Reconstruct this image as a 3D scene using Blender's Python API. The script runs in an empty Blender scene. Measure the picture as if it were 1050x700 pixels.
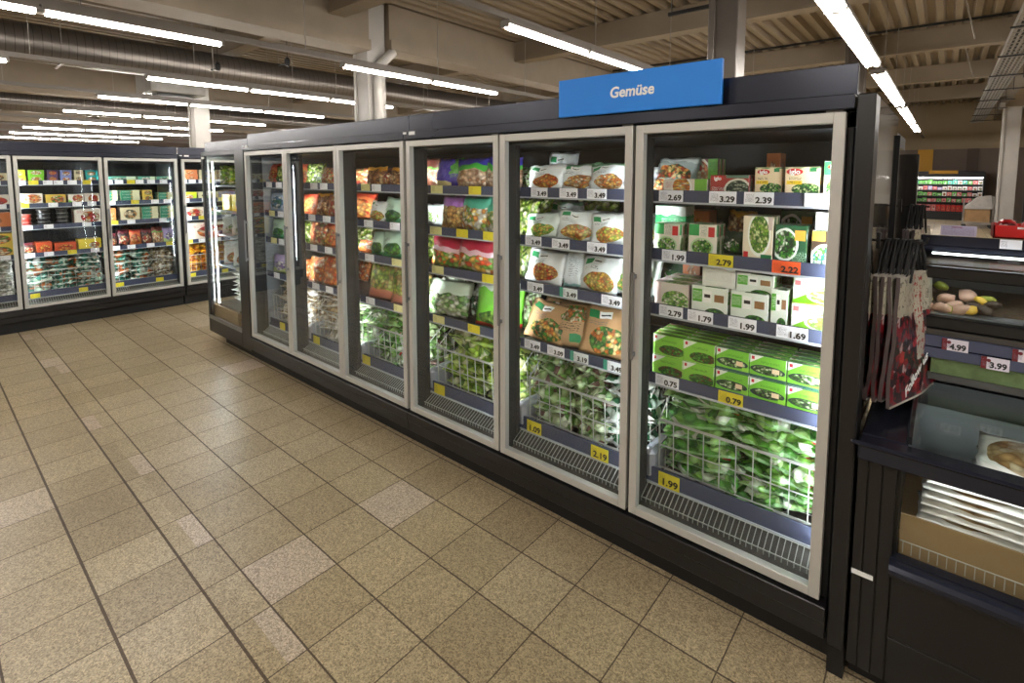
import bpy, bmesh, math, random
from mathutils import Matrix, Vector, noise
PI = math.pi
sc = bpy.context.scene
COL = sc.collection
rnd = random.Random(7)

# ------------------------------------------------------------------ camera
F, CXP, CYP = 524.8, 525.0, 225.0
YAW, PITCH = math.radians(-40.25), math.radians(5.03)
CAM = Vector((2.9286, -2.0565, 1.7727))
FW = Vector((math.sin(YAW)*math.cos(PITCH), math.cos(YAW)*math.cos(PITCH), -math.sin(PITCH)))
RT = Vector((math.cos(YAW), -math.sin(YAW), 0))
UP = RT.cross(FW)
def ray(px, py): return FW + RT*((px-CXP)/F) - UP*((py-CYP)/F)
def ony(px, py, y):                      # measured point on a plane of constant y
    d = ray(px, py); return CAM + d*((y-CAM.y)/d.y)
def onx(px, py, x):
    d = ray(px, py); return CAM + d*((x-CAM.x)/d.x)
cd = bpy.data.cameras.new('camera'); cam = bpy.data.objects.new('camera', cd); COL.objects.link(cam)
cam.location = CAM; cam.rotation_euler = (PI/2-PITCH, 0, -YAW)
cd.sensor_width = 36; cd.lens = F/1050*36; cd.shift_y = -(350-CYP)/1050; cd.clip_start = .05; cd.clip_end = 120
sc.camera = cam
sc.view_settings.view_transform = 'Standard'; sc.view_settings.look = 'None'
sc.view_settings.gamma = 1; sc.view_settings.use_curve_mapping = False
sc.view_settings.exposure = 1.12
sc.cycles.use_denoising = True
sc.cycles.max_bounces = 8; sc.cycles.diffuse_bounces = 3; sc.cycles.glossy_bounces = 4
sc.cycles.transparent_max_bounces = 16; sc.cycles.transmission_bounces = 4
sc.cycles.sample_clamp_indirect = 4; sc.cycles.caustics_reflective = False; sc.cycles.caustics_refractive = False
w = bpy.data.worlds.new('world'); sc.world = w; w.use_nodes = True
w.node_tree.nodes['Background'].inputs[0].default_value = (.9, .85, .78, 1)
w.node_tree.nodes['Background'].inputs[1].default_value = .02

# ------------------------------------------------------------------ materials
def s2l(c): return tuple((x/12.92 if x <= .04045 else ((x+.055)/1.055)**2.4) for x in c)
def rgb(r, g, b): return s2l((r/255, g/255, b/255)) + (1,)
class NT:
    def __init__(s, name):
        s.m = bpy.data.materials.new(name); s.m.use_nodes = True; s.t = s.m.node_tree; s.t.nodes.clear()
    def n(s, typ, **kw):
        nd = s.t.nodes.new(typ)
        for k, v in kw.items(): setattr(nd, k, v)
        return nd
    def put(s, sock, v):
        if isinstance(v, bpy.types.NodeSocket): s.t.links.new(v, sock)
        elif v is not None: sock.default_value = v
    def math(s, op, a, b=None, c=None):
        nd = s.n('ShaderNodeMath', operation=op)
        s.put(nd.inputs[0], a)
        if b is not None: s.put(nd.inputs[1], b)
        if c is not None: s.put(nd.inputs[2], c)
        return nd.outputs[0]
    def mix(s, f, a, b, blend='MIX'):
        nd = s.n('ShaderNodeMix', data_type='RGBA', blend_type=blend)
        s.put(nd.inputs[0], f); s.put(nd.inputs[6], a); s.put(nd.inputs[7], b)
        return nd.outputs[2]
    def ramp(s, fac, stops, interp='LINEAR'):
        nd = s.n('ShaderNodeValToRGB'); cr = nd.color_ramp; cr.interpolation = interp
        while len(cr.elements) > 1: cr.elements.remove(cr.elements[-1])
        cr.elements[0].position = stops[0][0]; cr.elements[0].color = stops[0][1]
        for p, c in stops[1:]:
            e = cr.elements.new(p); e.color = c
        s.put(nd.inputs[0], fac); return nd.outputs[0]
    def noise(s, vec, scale, detail=3, rough=.5):
        nd = s.n('ShaderNodeTexNoise'); nd.inputs['Scale'].default_value = scale
        nd.inputs['Detail'].default_value = detail; nd.inputs['Roughness'].default_value = rough
        if vec is not None: s.put(nd.inputs['Vector'], vec)
        return nd.outputs[0]
    def voro(s, vec, scale, out=1, feature='F1'):
        nd = s.n('ShaderNodeTexVoronoi', feature=feature); nd.inputs['Scale'].default_value = scale
        if vec is not None: s.put(nd.inputs['Vector'], vec)
        return nd.outputs[out]
    def coord(s, which='Object'): return s.n('ShaderNodeTexCoord').outputs[which]
    def sep(s, v):
        nd = s.n('ShaderNodeSeparateXYZ'); s.put(nd.inputs[0], v); return nd.outputs
    def bump(s, h, strength, dist=.01):
        nd = s.n('ShaderNodeBump'); nd.inputs['Strength'].default_value = strength; nd.inputs['Distance'].default_value = dist
        s.put(nd.inputs['Height'], h); return nd.outputs[0]
    def pbr(s, color, rough=.5, metal=0, normal=None, coat=0, spec=.5, trans=0, alpha=None, emis=None, estr=0, coatrough=.1):
        b = s.n('ShaderNodeBsdfPrincipled'); i = b.inputs
        s.put(i['Base Color'], color); s.put(i['Roughness'], rough); s.put(i['Metallic'], metal)
        i['Specular IOR Level'].default_value = spec; i['Coat Weight'].default_value = coat; i['Coat Roughness'].default_value = coatrough
        i['Transmission Weight'].default_value = trans
        if normal is not None: s.put(i['Normal'], normal)
        if alpha is not None: s.put(i['Alpha'], alpha)
        if emis is not None: s.put(i['Emission Color'], emis); i['Emission Strength'].default_value = estr
        o = s.n('ShaderNodeOutputMaterial'); s.t.links.new(b.outputs[0], o.inputs[0]); return s.m
def simple(name, c, rough=.5, metal=0, coat=0, nscale=0, namt=.08, spec=.5, bump=0):
    t = NT(name); col = c; nrm = None
    if nscale:
        f = t.noise(t.coord(), nscale, 4)
        d = tuple(x*(1-namt) for x in c[:3])+(1,); l = tuple(min(1, x*(1+namt)) for x in c[:3])+(1,)
        col = t.ramp(f, [(.3, d), (.7, l)])
        if bump: nrm = t.bump(f, bump)
    return t.pbr(col, rough, metal, nrm, coat, spec)
def emit(name, c, strength):
    t = NT(name); e = t.n('ShaderNodeEmission'); e.inputs[0].default_value = c; e.inputs[1].default_value = strength
    o = t.n('ShaderNodeOutputMaterial'); t.t.links.new(e.outputs[0], o.inputs[0]); return t.m
def pane(name, tint=(1, 1, 1, 1), ior=1.5, rough=0.0):
    t = NT(name); fr = t.n('ShaderNodeFresnel'); bf = t.n('ShaderNodeNewGeometry').outputs['Backfacing']
    t.put(fr.inputs[0], t.math('ADD', ior, t.math('MULTIPLY', bf, 1/ior-ior)))   # same reflectance from both sides of the sheet
    tr = t.n('ShaderNodeBsdfTransparent'); tr.inputs[0].default_value = tint
    gl = t.n('ShaderNodeBsdfGlossy'); gl.inputs[1].default_value = rough
    mx = t.n('ShaderNodeMixShader'); t.t.links.new(fr.outputs[0], mx.inputs[0])
    t.t.links.new(tr.outputs[0], mx.inputs[1]); t.t.links.new(gl.outputs[0], mx.inputs[2])
    o = t.n('ShaderNodeOutputMaterial'); t.t.links.new(mx.outputs[0], o.inputs[0]); return t.m

M = {}
M['navy'] = simple('navy_coated_steel', rgb(38, 41, 54), .24, .35, 0, 3, .08)
M['black'] = simple('black_coated_steel', rgb(25, 24, 25), .34, .1, 0, 5, .1)
M['black2'] = simple('black_rubber', rgb(16, 16, 17), .6)
M['frame'] = simple('satin_champagne_aluminium', rgb(188, 187, 182), .4, .25, 0, 6, .03)
M['greymetal'] = simple('brushed_grey_steel', rgb(140, 142, 146), .3, .8, 0, 8, .05)
M['inner'] = simple('pale_grey_liner', rgb(134, 140, 146), .4, .1)
M['innerdark'] = simple('dark_grey_liner', rgb(30, 32, 38), .4, .2, 0, 8, .1)
M['deck'] = simple('grey_deck', rgb(74, 71, 68), .4, .4, 0, 5, .1)
M['rail'] = simple('slate_blue_price_rail', rgb(74, 80, 104), .25, .1)
M['vegled'] = emit('cabinet_led', (.93, .97, 1, 1), 6)
M['railedge'] = simple('clear_rail_lip', rgb(190, 196, 205), .2, .2)
M['wire'] = simple('white_coated_wire', rgb(176, 178, 172), .35, .2)
M['bracket'] = simple('silver_grey_plastic', rgb(150, 153, 162), .3, .3)
M['glass'] = pane('clear_glass', (.97, .985, .975, 1), 1.36)
M['lidglass'] = pane('lid_glass', (.93, .97, .95, 1), 1.42)
M['glassreflect'] = simple('green_glass_reflection', rgb(98, 118, 76), .2, 0, .3, 22, .28)  # green and pale mottling paints the strip's glass reflections into its colour
M['led'] = emit('cool_white_led', (.90, .96, 1, 1), 38)
M['led_far'] = emit('cool_white_led_far', (.90, .96, 1, 1), 7)
M['tube'] = emit('warm_white_tube', (1, .95, .89, 1), 42)
M['lampbody'] = simple('light_grey_lamp_body', rgb(128, 122, 116), .45, .2)
M['blue'] = simple('sky_blue_sign_board', rgb(0, 126, 228), .4, 0, 0, 2, .05)
M['white'] = simple('white_print', rgb(238, 240, 240), .45)
M['red'] = simple('red_card', rgb(200, 20, 22), .4)
M['ink'] = simple('black_ink', rgb(22, 20, 24), .5)
M['conc'] = simple('painted_concrete', rgb(138, 126, 110), .7, 0, 0, 2.5, .06, .3, .05)
M['column'] = simple('white_painted_column', rgb(168, 164, 158), .55, 0, 0, 3, .05, .4)
M['darkcol'] = simple('grey_steel_column', rgb(84, 77, 70), .4, .2, 0, 3, .1)
M['deckceil'] = simple('painted_trapezoid_deck', rgb(136, 123, 104), .6, 0, 0, 1.5, .06)
M['galv'] = simple('galvanised_steel', rgb(150, 146, 140), .36, .7, 0, 6, .12)
M['wallup'] = simple('beige_wall_paint', rgb(168, 152, 126), .7, 0, 0, 1, .05)
M['wallmid'] = simple('taupe_wall_paint', rgb(122, 108, 98), .7, 0, 0, 1, .05)
M['yellow'] = simple('yellow_paint', rgb(226, 168, 40), .5)
M['cardboard'] = simple('brown_cardboard', rgb(150, 118, 80), .7, 0, 0, 6, .12)
M['greycloth'] = simple('grey_film_cover', rgb(150, 144, 138), .5, 0, 0, 8, .12, .5, .3)
M['strap'] = simple('black_webbing', rgb(18, 17, 18), .7)
M['tan'] = simple('brown_tray_base', rgb(142, 118, 84), .5, 0, 0, 9, .1)

def floor_mat():
    t = NT('terrazzo_floor_tiles'); P = t.coord('Object'); X, Y, Z = t.sep(P)
    u = t.math('MULTIPLY', X, 1/.3); v = t.math('MULTIPLY', Y, -1/.3)
    v2 = t.math('SUBTRACT', v, .512)
    far = t.math('GREATER_THAN', v, 4.25)
    vv = t.math('ADD', t.math('MULTIPLY', far, v2), t.math('MULTIPLY', t.math('SUBTRACT', 1, far), v))
    def edge(a):
        f = t.math('FRACT', t.math('ADD', a, .5)); return t.math('ABSOLUTE', t.math('SUBTRACT', f, .5))
    wob = t.math('MULTIPLY', t.math('SUBTRACT', t.noise(P, 30, 2), .5), .006)
    eu = t.math('ADD', edge(u), wob); ev = t.math('ADD', edge(vv), wob)
    # strip centre lines between the narrow columns are part of the real layout
    narrow = t.math('MULTIPLY', t.math('GREATER_THAN', v, 3.99), t.math('LESS_THAN', v, 4.6))
    gu = t.math('LESS_THAN', eu, .0085); gv = t.math('LESS_THAN', ev, .012)
    bold = t.math('MULTIPLY', t.math('LESS_THAN', ev, .018), t.math('MULTIPLY', t.math('GREATER_THAN', v, 4.25), t.math('LESS_THAN', v, 5.8)))
    fu = t.math('FLOOR', u); fv = t.math('FLOOR', t.math('ADD', vv, t.math('MULTIPLY', far, 20)))
    cb = t.n('ShaderNodeCombineXYZ'); t.put(cb.inputs[0], fu); t.put(cb.inputs[1], fv)
    wn = t.n('ShaderNodeTexWhiteNoise', noise_dimensions='3D'); t.put(wn.inputs[0], cb.outputs[0])
    r = wn.outputs[0]
    base = t.ramp(r, [(0, rgb(162, 147, 119)), (.3, rgb(170, 155, 126)), (.6, rgb(175, 160, 131)), (.88, rgb(180, 166, 138)), (.95, rgb(193, 179, 162)), (1, rgb(188, 172, 156))])
    chip = t.voro(P, 190, 1); ch = t.sep(chip)[0]
    spk = t.ramp(ch, [(0, (.42, .38, .33, 1)), (.25, (.68, .65, .6, 1)), (.55, (1, 1, 1, 1)), (.85, (1.25, 1.22, 1.15, 1)), (1, (1.5, 1.46, 1.4, 1))])
    n2 = t.noise(P, 320, 2); sp2 = t.ramp(n2, [(.35, (.78, .76, .74, 1)), (.62, (1.15, 1.15, 1.12, 1))])
    c = t.mix(.8, base, spk, 'MULTIPLY'); c = t.mix(.7, c, sp2, 'MULTIPLY')
    stain = t.ramp(t.noise(P, 1.3, 4, .6), [(.3, (.86, .84, .82, 1)), (.7, (1.06, 1.05, 1.03, 1))])
    c = t.mix(.8, c, stain, 'MULTIPLY')
    g = t.math('MAXIMUM', t.math('MAXIMUM', gu, gv), bold)
    c = t.mix(t.math('MULTIPLY', g, .88), c, rgb(58, 42, 28))
    rr = t.math('ADD', t.math('MULTIPLY', t.noise(P, 6, 4), .16), .25)
    rr = t.math('ADD', rr, t.math('MULTIPLY', g, .3))
    return t.pbr(c, rr, 0, t.bump(t.math('SUBTRACT', 1, g), .25, .002), 0, .5)
M['floor'] = floor_mat()

def duct_mat():
    t = NT('spiral_duct_steel'); P = t.coord('Object'); X, Y, Z = t.sep(P)
    s = t.math('FRACT', t.math('MULTIPLY', Y, 9.5)); seam = t.math('LESS_THAN', s, .07)
    c = t.mix(seam, rgb(112, 106, 100), rgb(70, 65, 60))
    return t.pbr(c, .33, .75, t.bump(seam, .5, .01))
M['duct'] = duct_mat()

def pack(name, base, food=None, ell=None, fs=14, bands=(), rects=(), lines=(), rough=.3, coat=.25, tri=None, vary=.05, bump=.35, mott=None, seal=None, ring=None):
    """printed packaging in UV space: u left to right, v bottom to top of the front"""
    t = NT(name); U = t.coord('UV'); u, v, _ = t.sep(U)
    oi = t.n('ShaderNodeObjectInfo'); wob = t.noise(U, 4, 2)
    off = t.n('ShaderNodeVectorMath', operation='MULTIPLY_ADD')
    t.put(off.inputs[0], oi.outputs['Random']); off.inputs[1].default_value = (13, 7, 3); t.put(off.inputs[2], U)
    UO = off.outputs[0]
    def foodc(cs, sc_):
        r = t.sep(t.voro(UO, sc_, 1))[0]; k = len(cs)
        col = t.ramp(r, [(i/k, rgb(*c)) for i, c in enumerate(cs)], 'CONSTANT')
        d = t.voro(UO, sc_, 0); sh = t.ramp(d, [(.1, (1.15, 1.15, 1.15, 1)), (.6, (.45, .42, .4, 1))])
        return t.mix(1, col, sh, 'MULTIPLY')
    c = rgb(*base)
    if mott:                                     # contents seen through a clear film
        c = foodc(mott, fs)
    def box(u0, u1, v0, v1):
        a = t.math('MULTIPLY', t.math('GREATER_THAN', u, u0), t.math('LESS_THAN', u, u1))
        b = t.math('MULTIPLY', t.math('GREATER_THAN', v, v0), t.math('LESS_THAN', v, v1))
        return t.math('MULTIPLY', a, b)
    vw = t.math('ADD', v, t.math('MULTIPLY', t.math('SUBTRACT', wob, .5), .16))
    for v0, v1, bc in bands:
        f = t.math('MULTIPLY', t.math('GREATER_THAN', vw, v0), t.math('LESS_THAN', vw, v1)); c = t.mix(f, c, rgb(*bc))
    if tri:                                      # diagonal corner field: u*a+v*b > k
        a, b, k, tc = tri
        f = t.math('GREATER_THAN', t.math('ADD', t.math('MULTIPLY', u, a), t.math('MULTIPLY', v, b)), k); c = t.mix(f, c, rgb(*tc))
    if ell:
        cu, cv, ru, rv = ell
        def e(ru, rv):
            du = t.math('DIVIDE', t.math('SUBTRACT', u, cu), ru); dv = t.math('DIVIDE', t.math('SUBTRACT', v, cv), rv)
            return t.math('LESS_THAN', t.math('ADD', t.math('MULTIPLY', du, du), t.math('MULTIPLY', dv, dv)), t.math('ADD', .85, t.math('MULTIPLY', wob, .3)))
        if ring: c = t.mix(e(ru*1.18, rv*1.18), c, rgb(*ring))
        c = t.mix(e(ru, rv), c, foodc(food, fs))
    for u0, u1, v0, v1, bc in rects: c = t.mix(box(u0, u1, v0, v1), c, rgb(*bc))
    for u0, u1, v0, v1, bc in lines:             # fine print: illegible small marks
        mk = t.math('GREATER_THAN', t.noise(UO, 46, 1), .52)
        st = t.math('GREATER_THAN', t.math('SINE', t.math('MULTIPLY', v, 130)), -.1)
        c = t.mix(t.math('MULTIPLY', t.math('MULTIPLY', mk, st), box(u0, u1, v0, v1)), c, rgb(*bc))
    if seal: c = t.mix(t.math('MULTIPLY', t.math('GREATER_THAN', t.math('ABSOLUTE', t.math('SUBTRACT', v, .5)), .475), .6), c, rgb(*seal))
    if vary:
        k = t.math('ADD', 1-vary, t.math('MULTIPLY', oi.outputs['Random'], 2*vary))
        nd = t.n('ShaderNodeHueSaturation'); t.put(nd.inputs['Value'], k); t.put(nd.inputs['Color'], c); c = nd.outputs[0]
    hgt = t.noise(UO, 7, 5, .6)
    if bump > .5: hgt = t.math('ADD', hgt, t.voro(UO, 9, 0, 'F1'))
    nrm = t.bump(hgt, bump, .01 if bump <= .5 else .025) if bump else None
    return t.pbr(c, rough, 0, nrm, coat, .5)

G1, G2, G3, YG = (40, 110, 40), (90, 160, 60), (150, 200, 90), (190, 210, 90)
OR, TN, YL, RD, WH, CR = (220, 128, 58), (200, 150, 90), (236, 190, 90), (190, 50, 34), (240, 240, 235), (228, 214, 180)
LOGO = ((.08, .30, .72, .88, (40, 140, 80)), (.31, .56, .73, .87, (245, 245, 240)), (.34, .53, .78, .81, (20, 20, 20)))
LN = ((.1, .5, .58, .68, (120, 120, 120)),)
P = {}
P['w_orange'] = pack('print_white_orange', (236, 238, 238), [OR, RD, YL, TN, OR], (.55, .32, .36, .25), 16, rects=LOGO, lines=LN)
P['w_tan'] = pack('print_white_tan', (232, 236, 236), [TN, YL, OR, CR, (150, 100, 50)], (.58, .3, .38, .24), 16, bands=((.9, 1.1, (120, 170, 130)),), rects=LOGO, lines=LN)
P['w_yellow'] = pack('print_white_yellow', (236, 240, 238), [YL, (240, 210, 120), TN, YG, OR], (.55, .28, .4, .24), 14, rects=LOGO, lines=LN)
P['w_green'] = pack('print_white_green', (228, 238, 230), [G3, YG, YL, G2], (.52, .3, .38, .24), 16, rects=LOGO, lines=LN)
P['w_plain'] = pack('print_white_plain', (226, 234, 240), bands=((.02, .1, (150, 200, 200)),), rects=((.08, .14, .1, .9, (90, 170, 160)),), lines=((.4, .8, .3, .7, (140, 150, 160)),))
P['kraft'] = pack('print_kraft', (196, 154, 110), [YL, G2, OR, (230, 210, 150), (60, 110, 50)], (.58, .3, .42, .27), 13, rects=LOGO, lines=LN, coat=.05, rough=.45)
P['kraft2'] = pack('print_kraft_leaf', (188, 152, 112), [G2, (150, 130, 80), CR, OR], (.5, .72, .4, .2), 16, rects=((.5, .8, .12, .3, (60, 150, 100)),), lines=((.15, .7, .35, .5, (60, 50, 40)),), coat=.05, rough=.45)
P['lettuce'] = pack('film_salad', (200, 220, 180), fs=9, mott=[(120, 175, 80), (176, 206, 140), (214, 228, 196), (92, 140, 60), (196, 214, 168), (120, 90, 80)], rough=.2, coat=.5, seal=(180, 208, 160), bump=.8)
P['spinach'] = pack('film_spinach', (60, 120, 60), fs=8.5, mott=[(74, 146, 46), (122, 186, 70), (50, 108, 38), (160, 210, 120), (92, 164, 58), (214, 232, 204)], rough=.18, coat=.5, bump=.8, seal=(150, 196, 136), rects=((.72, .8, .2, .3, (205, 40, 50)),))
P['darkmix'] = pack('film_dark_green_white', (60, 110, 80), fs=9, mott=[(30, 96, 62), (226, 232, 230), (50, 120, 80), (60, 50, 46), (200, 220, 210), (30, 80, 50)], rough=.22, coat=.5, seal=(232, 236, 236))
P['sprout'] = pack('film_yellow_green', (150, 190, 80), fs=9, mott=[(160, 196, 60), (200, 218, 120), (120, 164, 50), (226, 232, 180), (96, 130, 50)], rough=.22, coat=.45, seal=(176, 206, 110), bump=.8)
P['broc'] = pack('film_pale_green', (180, 206, 160), fs=10, mott=[(190, 214, 160), (120, 170, 90), (226, 234, 214), (90, 140, 70)], bands=((.62, 1.1, (206, 224, 200)),), rough=.22, coat=.45, lines=((.2, .8, .4, .6, (50, 70, 50)),))
P['brightgreen'] = pack('print_bright_green', (120, 206, 60), [G1, G2, G3], (.5, .2, .4, .14), 14, bands=((.8, 1.1, (226, 238, 232)), (-.1, .08, (220, 60, 50))), vary=.04)
P['fries_blue'] = pack('film_fries_blue', (60, 50, 150), fs=9, mott=[(206, 160, 120), (226, 190, 156), (180, 130, 96), (238, 214, 190)], bands=((.58, .76, (70, 170, 60)), (.76, 1.1, (62, 56, 160))))
P['purple'] = pack('print_purple', (72, 56, 160), bands=((.0, .22, (226, 210, 150)),), lines=((.2, .8, .3, .9, (150, 140, 220)),))
P['green_purple'] = pack('print_green_purple', (70, 170, 60), bands=((-.1, .45, (76, 60, 160)),), lines=((.2, .8, .3, .9, (150, 200, 120)),))
P['fries_lilac'] = pack('film_fries_lilac', (150, 110, 180), fs=9, mott=[(226, 190, 110), (214, 160, 90), (240, 214, 150), (150, 110, 70)], bands=((.7, 1.1, (176, 120, 196)),))
P['teal_mix'] = pack('film_mix_teal', (90, 180, 150), fs=9, mott=[(236, 210, 120), (226, 226, 210), (214, 140, 60), (120, 150, 60), (240, 236, 220)], bands=((.66, 1.1, (80, 176, 148)),))
P['veg_red'] = pack('film_vegetable_mix_red', (196, 40, 70), fs=8, mott=[(226, 120, 40), (110, 160, 60), (236, 226, 190), (230, 180, 80), (150, 190, 90), (226, 90, 50)], bands=((.5, .66, (222, 180, 190)), (.66, 1.1, (190, 44, 70))))
P['beige_bag'] = pack('film_beige', (206, 160, 110), fs=9, mott=[(226, 196, 150), (206, 160, 116), (240, 226, 196), (190, 120, 90)], bands=((.62, .7, (90, 150, 60)), (.7, 1.1, (110, 60, 50))))
P['white_veg'] = pack('film_white_veg', (225, 232, 228), [(226, 236, 214), G3, WH], (.5, .35, .4, .26), 12, lines=LN)
P['carrot'] = pack('film_orange_veg', (230, 120, 50), fs=9, mott=[(232, 118, 42), (244, 160, 90), (206, 80, 40), (236, 214, 190), (240, 140, 60)], seal=(226, 226, 220))
P['redorange'] = pack('print_red_orange', (222, 120, 70), [OR, YL, RD, TN], (.5, .4, .42, .32), 10, bands=((.8, 1.1, (206, 70, 46)),), lines=LN)
P['brown_mix'] = pack('film_brown_mix', (160, 100, 50), fs=9, mott=[(176, 116, 62), (214, 156, 90), (120, 72, 40), (232, 200, 150), (150, 90, 50)], bands=((.84, 1.1, (226, 160, 50)),))
P['orange_mix'] = pack('film_orange_mix', (210, 140, 80), fs=9, mott=[(222, 130, 70), (236, 190, 130), (190, 90, 60), (240, 222, 190), (150, 150, 80), (200, 60, 50)])
P['rhubarb'] = pack('film_green_pink', (150, 180, 70), fs=8, mott=[(160, 186, 60), (120, 156, 50), (206, 216, 120), (186, 160, 90)], bands=((-.1, .28, (206, 130, 110)),))
P['mint'] = pack('print_mint', (190, 220, 200), [G1, (60, 110, 90), G2], (.5, .3, .35, .2), 10, bands=((.0, .2, (70, 150, 100)),), lines=LN)
P['lilac'] = pack('print_lilac', (176, 160, 206), [WH, (150, 130, 190)], (.5, .4, .35, .25), 10, bands=((-.1, .25, (180, 200, 120)),))
P['paleblue'] = pack('print_pale_blue', (170, 186, 210), [WH, (90, 130, 170), (60, 110, 90)], (.5, .45, .35, .3), 10, lines=LN)
P['brownwhite'] = pack('film_brown_white', (200, 190, 170), fs=9, mott=[(206, 196, 176), (160, 130, 90), (236, 232, 222), (110, 90, 66), (190, 170, 130)], seal=(232, 232, 226))
P['teal_pile'] = pack('print_teal_white', (70, 160, 140), fs=7, mott=[(60, 150, 130), (226, 236, 230), (40, 110, 96), (214, 120, 60), (190, 220, 200)], seal=(226, 238, 234))
P['amber_pile'] = pack('print_amber', (240, 170, 30), fs=7, mott=[(244, 176, 30), (222, 130, 20), (180, 70, 30), (250, 206, 90)], seal=(244, 190, 60))
P['darkmeal'] = pack('print_dark_meal', (60, 34, 36), [TN, RD, CR, (150, 80, 50)], (.5, .35, .4, .26), 9, bands=((.75, 1.1, (110, 40, 50)),), lines=LN)
P['silver_pan'] = pack('print_silver_stirfry', (150, 160, 158), [(190, 76, 34), (60, 100, 46), (222, 140, 60), (120, 60, 34), (214, 190, 120)], (.45, .45, .46, .34), 12, bands=((.86, 1.1, (190, 200, 196)),))
P['darkgreen_bag'] = pack('print_dark_green', (40, 62, 44), [G1, G2, WH], (.55, .35, .35, .25), 9, lines=LN)
P['white_pile'] = pack('film_white_pile', (226, 226, 214), fs=8, mott=[(232, 232, 222), (200, 204, 190), (240, 240, 236), (180, 190, 170)], seal=(236, 238, 236))
# cartons
CB = dict(bump=0, coat=.1, rough=.35)
P['c_spin'] = pack('carton_green_twig', (136, 200, 70), [G1, (80, 120, 50), (110, 80, 50), G2], (.62, .3, .42, .24), 12, tri=(-1, 1, .55, (232, 238, 226)), rects=((.05, .13, .78, .92, (206, 40, 60)),), lines=((.28, .78, .66, .78, (20, 70, 30)),), **CB)
P['c_pan'] = pack('carton_green_pan', (122, 194, 62), [(40, 60, 50), (90, 130, 70), (60, 100, 50), (206, 226, 190)], (.5, .4, .4, .17), 13, ring=(40, 56, 60), tri=(-1, 1, .6, (232, 238, 226)), rects=((.0, 1.0, .0, .12, (50, 90, 90)), (.62, .82, .32, .52, (240, 214, 180)), (.05, .13, .78, .92, (206, 40, 60)), (.8, 1.0, .12, .3, (150, 210, 70))), lines=((.3, .82, .66, .78, (20, 70, 30)),), **CB)
P['c_iglo_beige'] = pack('carton_beige_peas', (230, 206, 170), [G1, G2, (30, 80, 40), (210, 225, 170)], (.62, .26, .42, .2), 18, bands=((.96, 1.2, (40, 120, 60)),), rects=((.05, .5, .42, .54, (240, 200, 30)), (.7, .9, .84, .96, (30, 120, 70))), lines=((.1, .45, .44, .52, (60, 50, 30)), (.1, .48, .57, .65, (70, 50, 40))), **CB)
P['c_iglo_red'] = pack('carton_red_spinach', (160, 50, 46), [(40, 70, 50), (90, 110, 90), (30, 52, 40), (160, 170, 150)], (.72, .25, .3, .5), 14, ring=(214, 210, 196), rects=((.42, 1.0, .85, 1.0, (90, 120, 104)),), lines=((.05, .38, .12, .4, (240, 230, 226)),), **CB)
P['c_iglo_brown'] = pack('carton_brown_food_green', (110, 60, 52), [OR, CR, TN, RD], (.5, .5, .26, .45), 10, ring=(226, 220, 206), rects=((.72, 1.0, .0, 1.0, (90, 160, 40)),), lines=((.75, .98, .6, .9, (30, 80, 30)),), **CB)
P['c_flat'] = pack('carton_white_food_green', (236, 226, 216), [YL, OR, CR], (.42, .5, .2, .6), 9, ring=(250, 246, 240), rects=((.72, 1.0, .0, 1.0, (120, 180, 60)),), lines=((.05, .25, .4, .8, (200, 90, 90)),), **CB)
P['c_bowl'] = pack('carton_white_bowl', (234, 228, 212), [G1, G3, G2, (220, 230, 200)], (.48, .25, .34, .26), 13, ring=(190, 220, 170), rects=((.0, .38, .62, 1.0, (60, 170, 90)), (.7, .92, .6, .92, (206, 52, 52))), lines=((.42, .66, .6, .95, (110, 130, 120)),), **CB)
P['c_tallgreen'] = pack('carton_green_white', (50, 170, 100), bands=((.78, 1.1, (226, 236, 226)),), lines=((.2, .9, .1, .7, (190, 230, 200)),), **CB)
P['c_salad'] = pack('carton_bean_bowl', (226, 212, 184), [(110, 160, 50), (150, 190, 70), (80, 130, 40), (214, 224, 160)], (.55, .6, .33, .42), 16, ring=(236, 236, 226), rects=((.04, .2, .03, .2, (200, 34, 40)), (.62, 1.0, .0, .16, (16, 110, 60)), (.84, 1.0, .7, 1.0, (200, 180, 170))), **CB)
P['c_dark'] = pack('carton_dark_green_bowl', (34, 84, 54), [G1, (230, 236, 226), (40, 60, 46), G2], (.32, .5, .36, .36), 12, ring=(232, 234, 230), rects=((.62, .95, .62, .88, (222, 160, 60)),), lines=((.55, 1.0, .1, .34, (200, 230, 200)),), **CB)
P['c_dark2'] = pack('carton_dark_potato', (70, 54, 44), [(200, 224, 200), G2, WH, (60, 150, 140)], (.55, .22, .5, .36), 12, ring=(240, 240, 236), rects=((.02, .5, .72, .98, (226, 170, 70)),), **CB)
P['c_white'] = pack('carton_plain_white', (232, 232, 222), lines=((.1, .9, .3, .8, (190, 190, 180)),), **CB)
P['c_whitelogo'] = pack('carton_white_green_label', (228, 234, 222), [G1, G2, (40, 90, 40)], (.66, .05, .28, .2), 15, rects=((.03, .3, .42, .88, (90, 170, 50)), (.33, .56, .42, .86, (244, 244, 238)), (.36, .53, .6, .72, (25, 25, 25)), (.64, .9, .48, .74, (150, 110, 70))), lines=((.05, .28, .5, .8, (230, 240, 220)),), **CB)
P['c_diag'] = pack('carton_green_diagonal', (130, 200, 44), [(220, 232, 200), YG, G3], (.68, .36, .34, .24), 12, ring=(236, 240, 226), tri=(-1, 1, .1, (234, 236, 226)), rects=((.04, .16, .7, .88, (220, 120, 120)), (.0, 1.0, .0, .05, (190, 200, 40))), lines=((.45, 1.0, .68, .82, (236, 250, 220)),), **CB)
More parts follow.
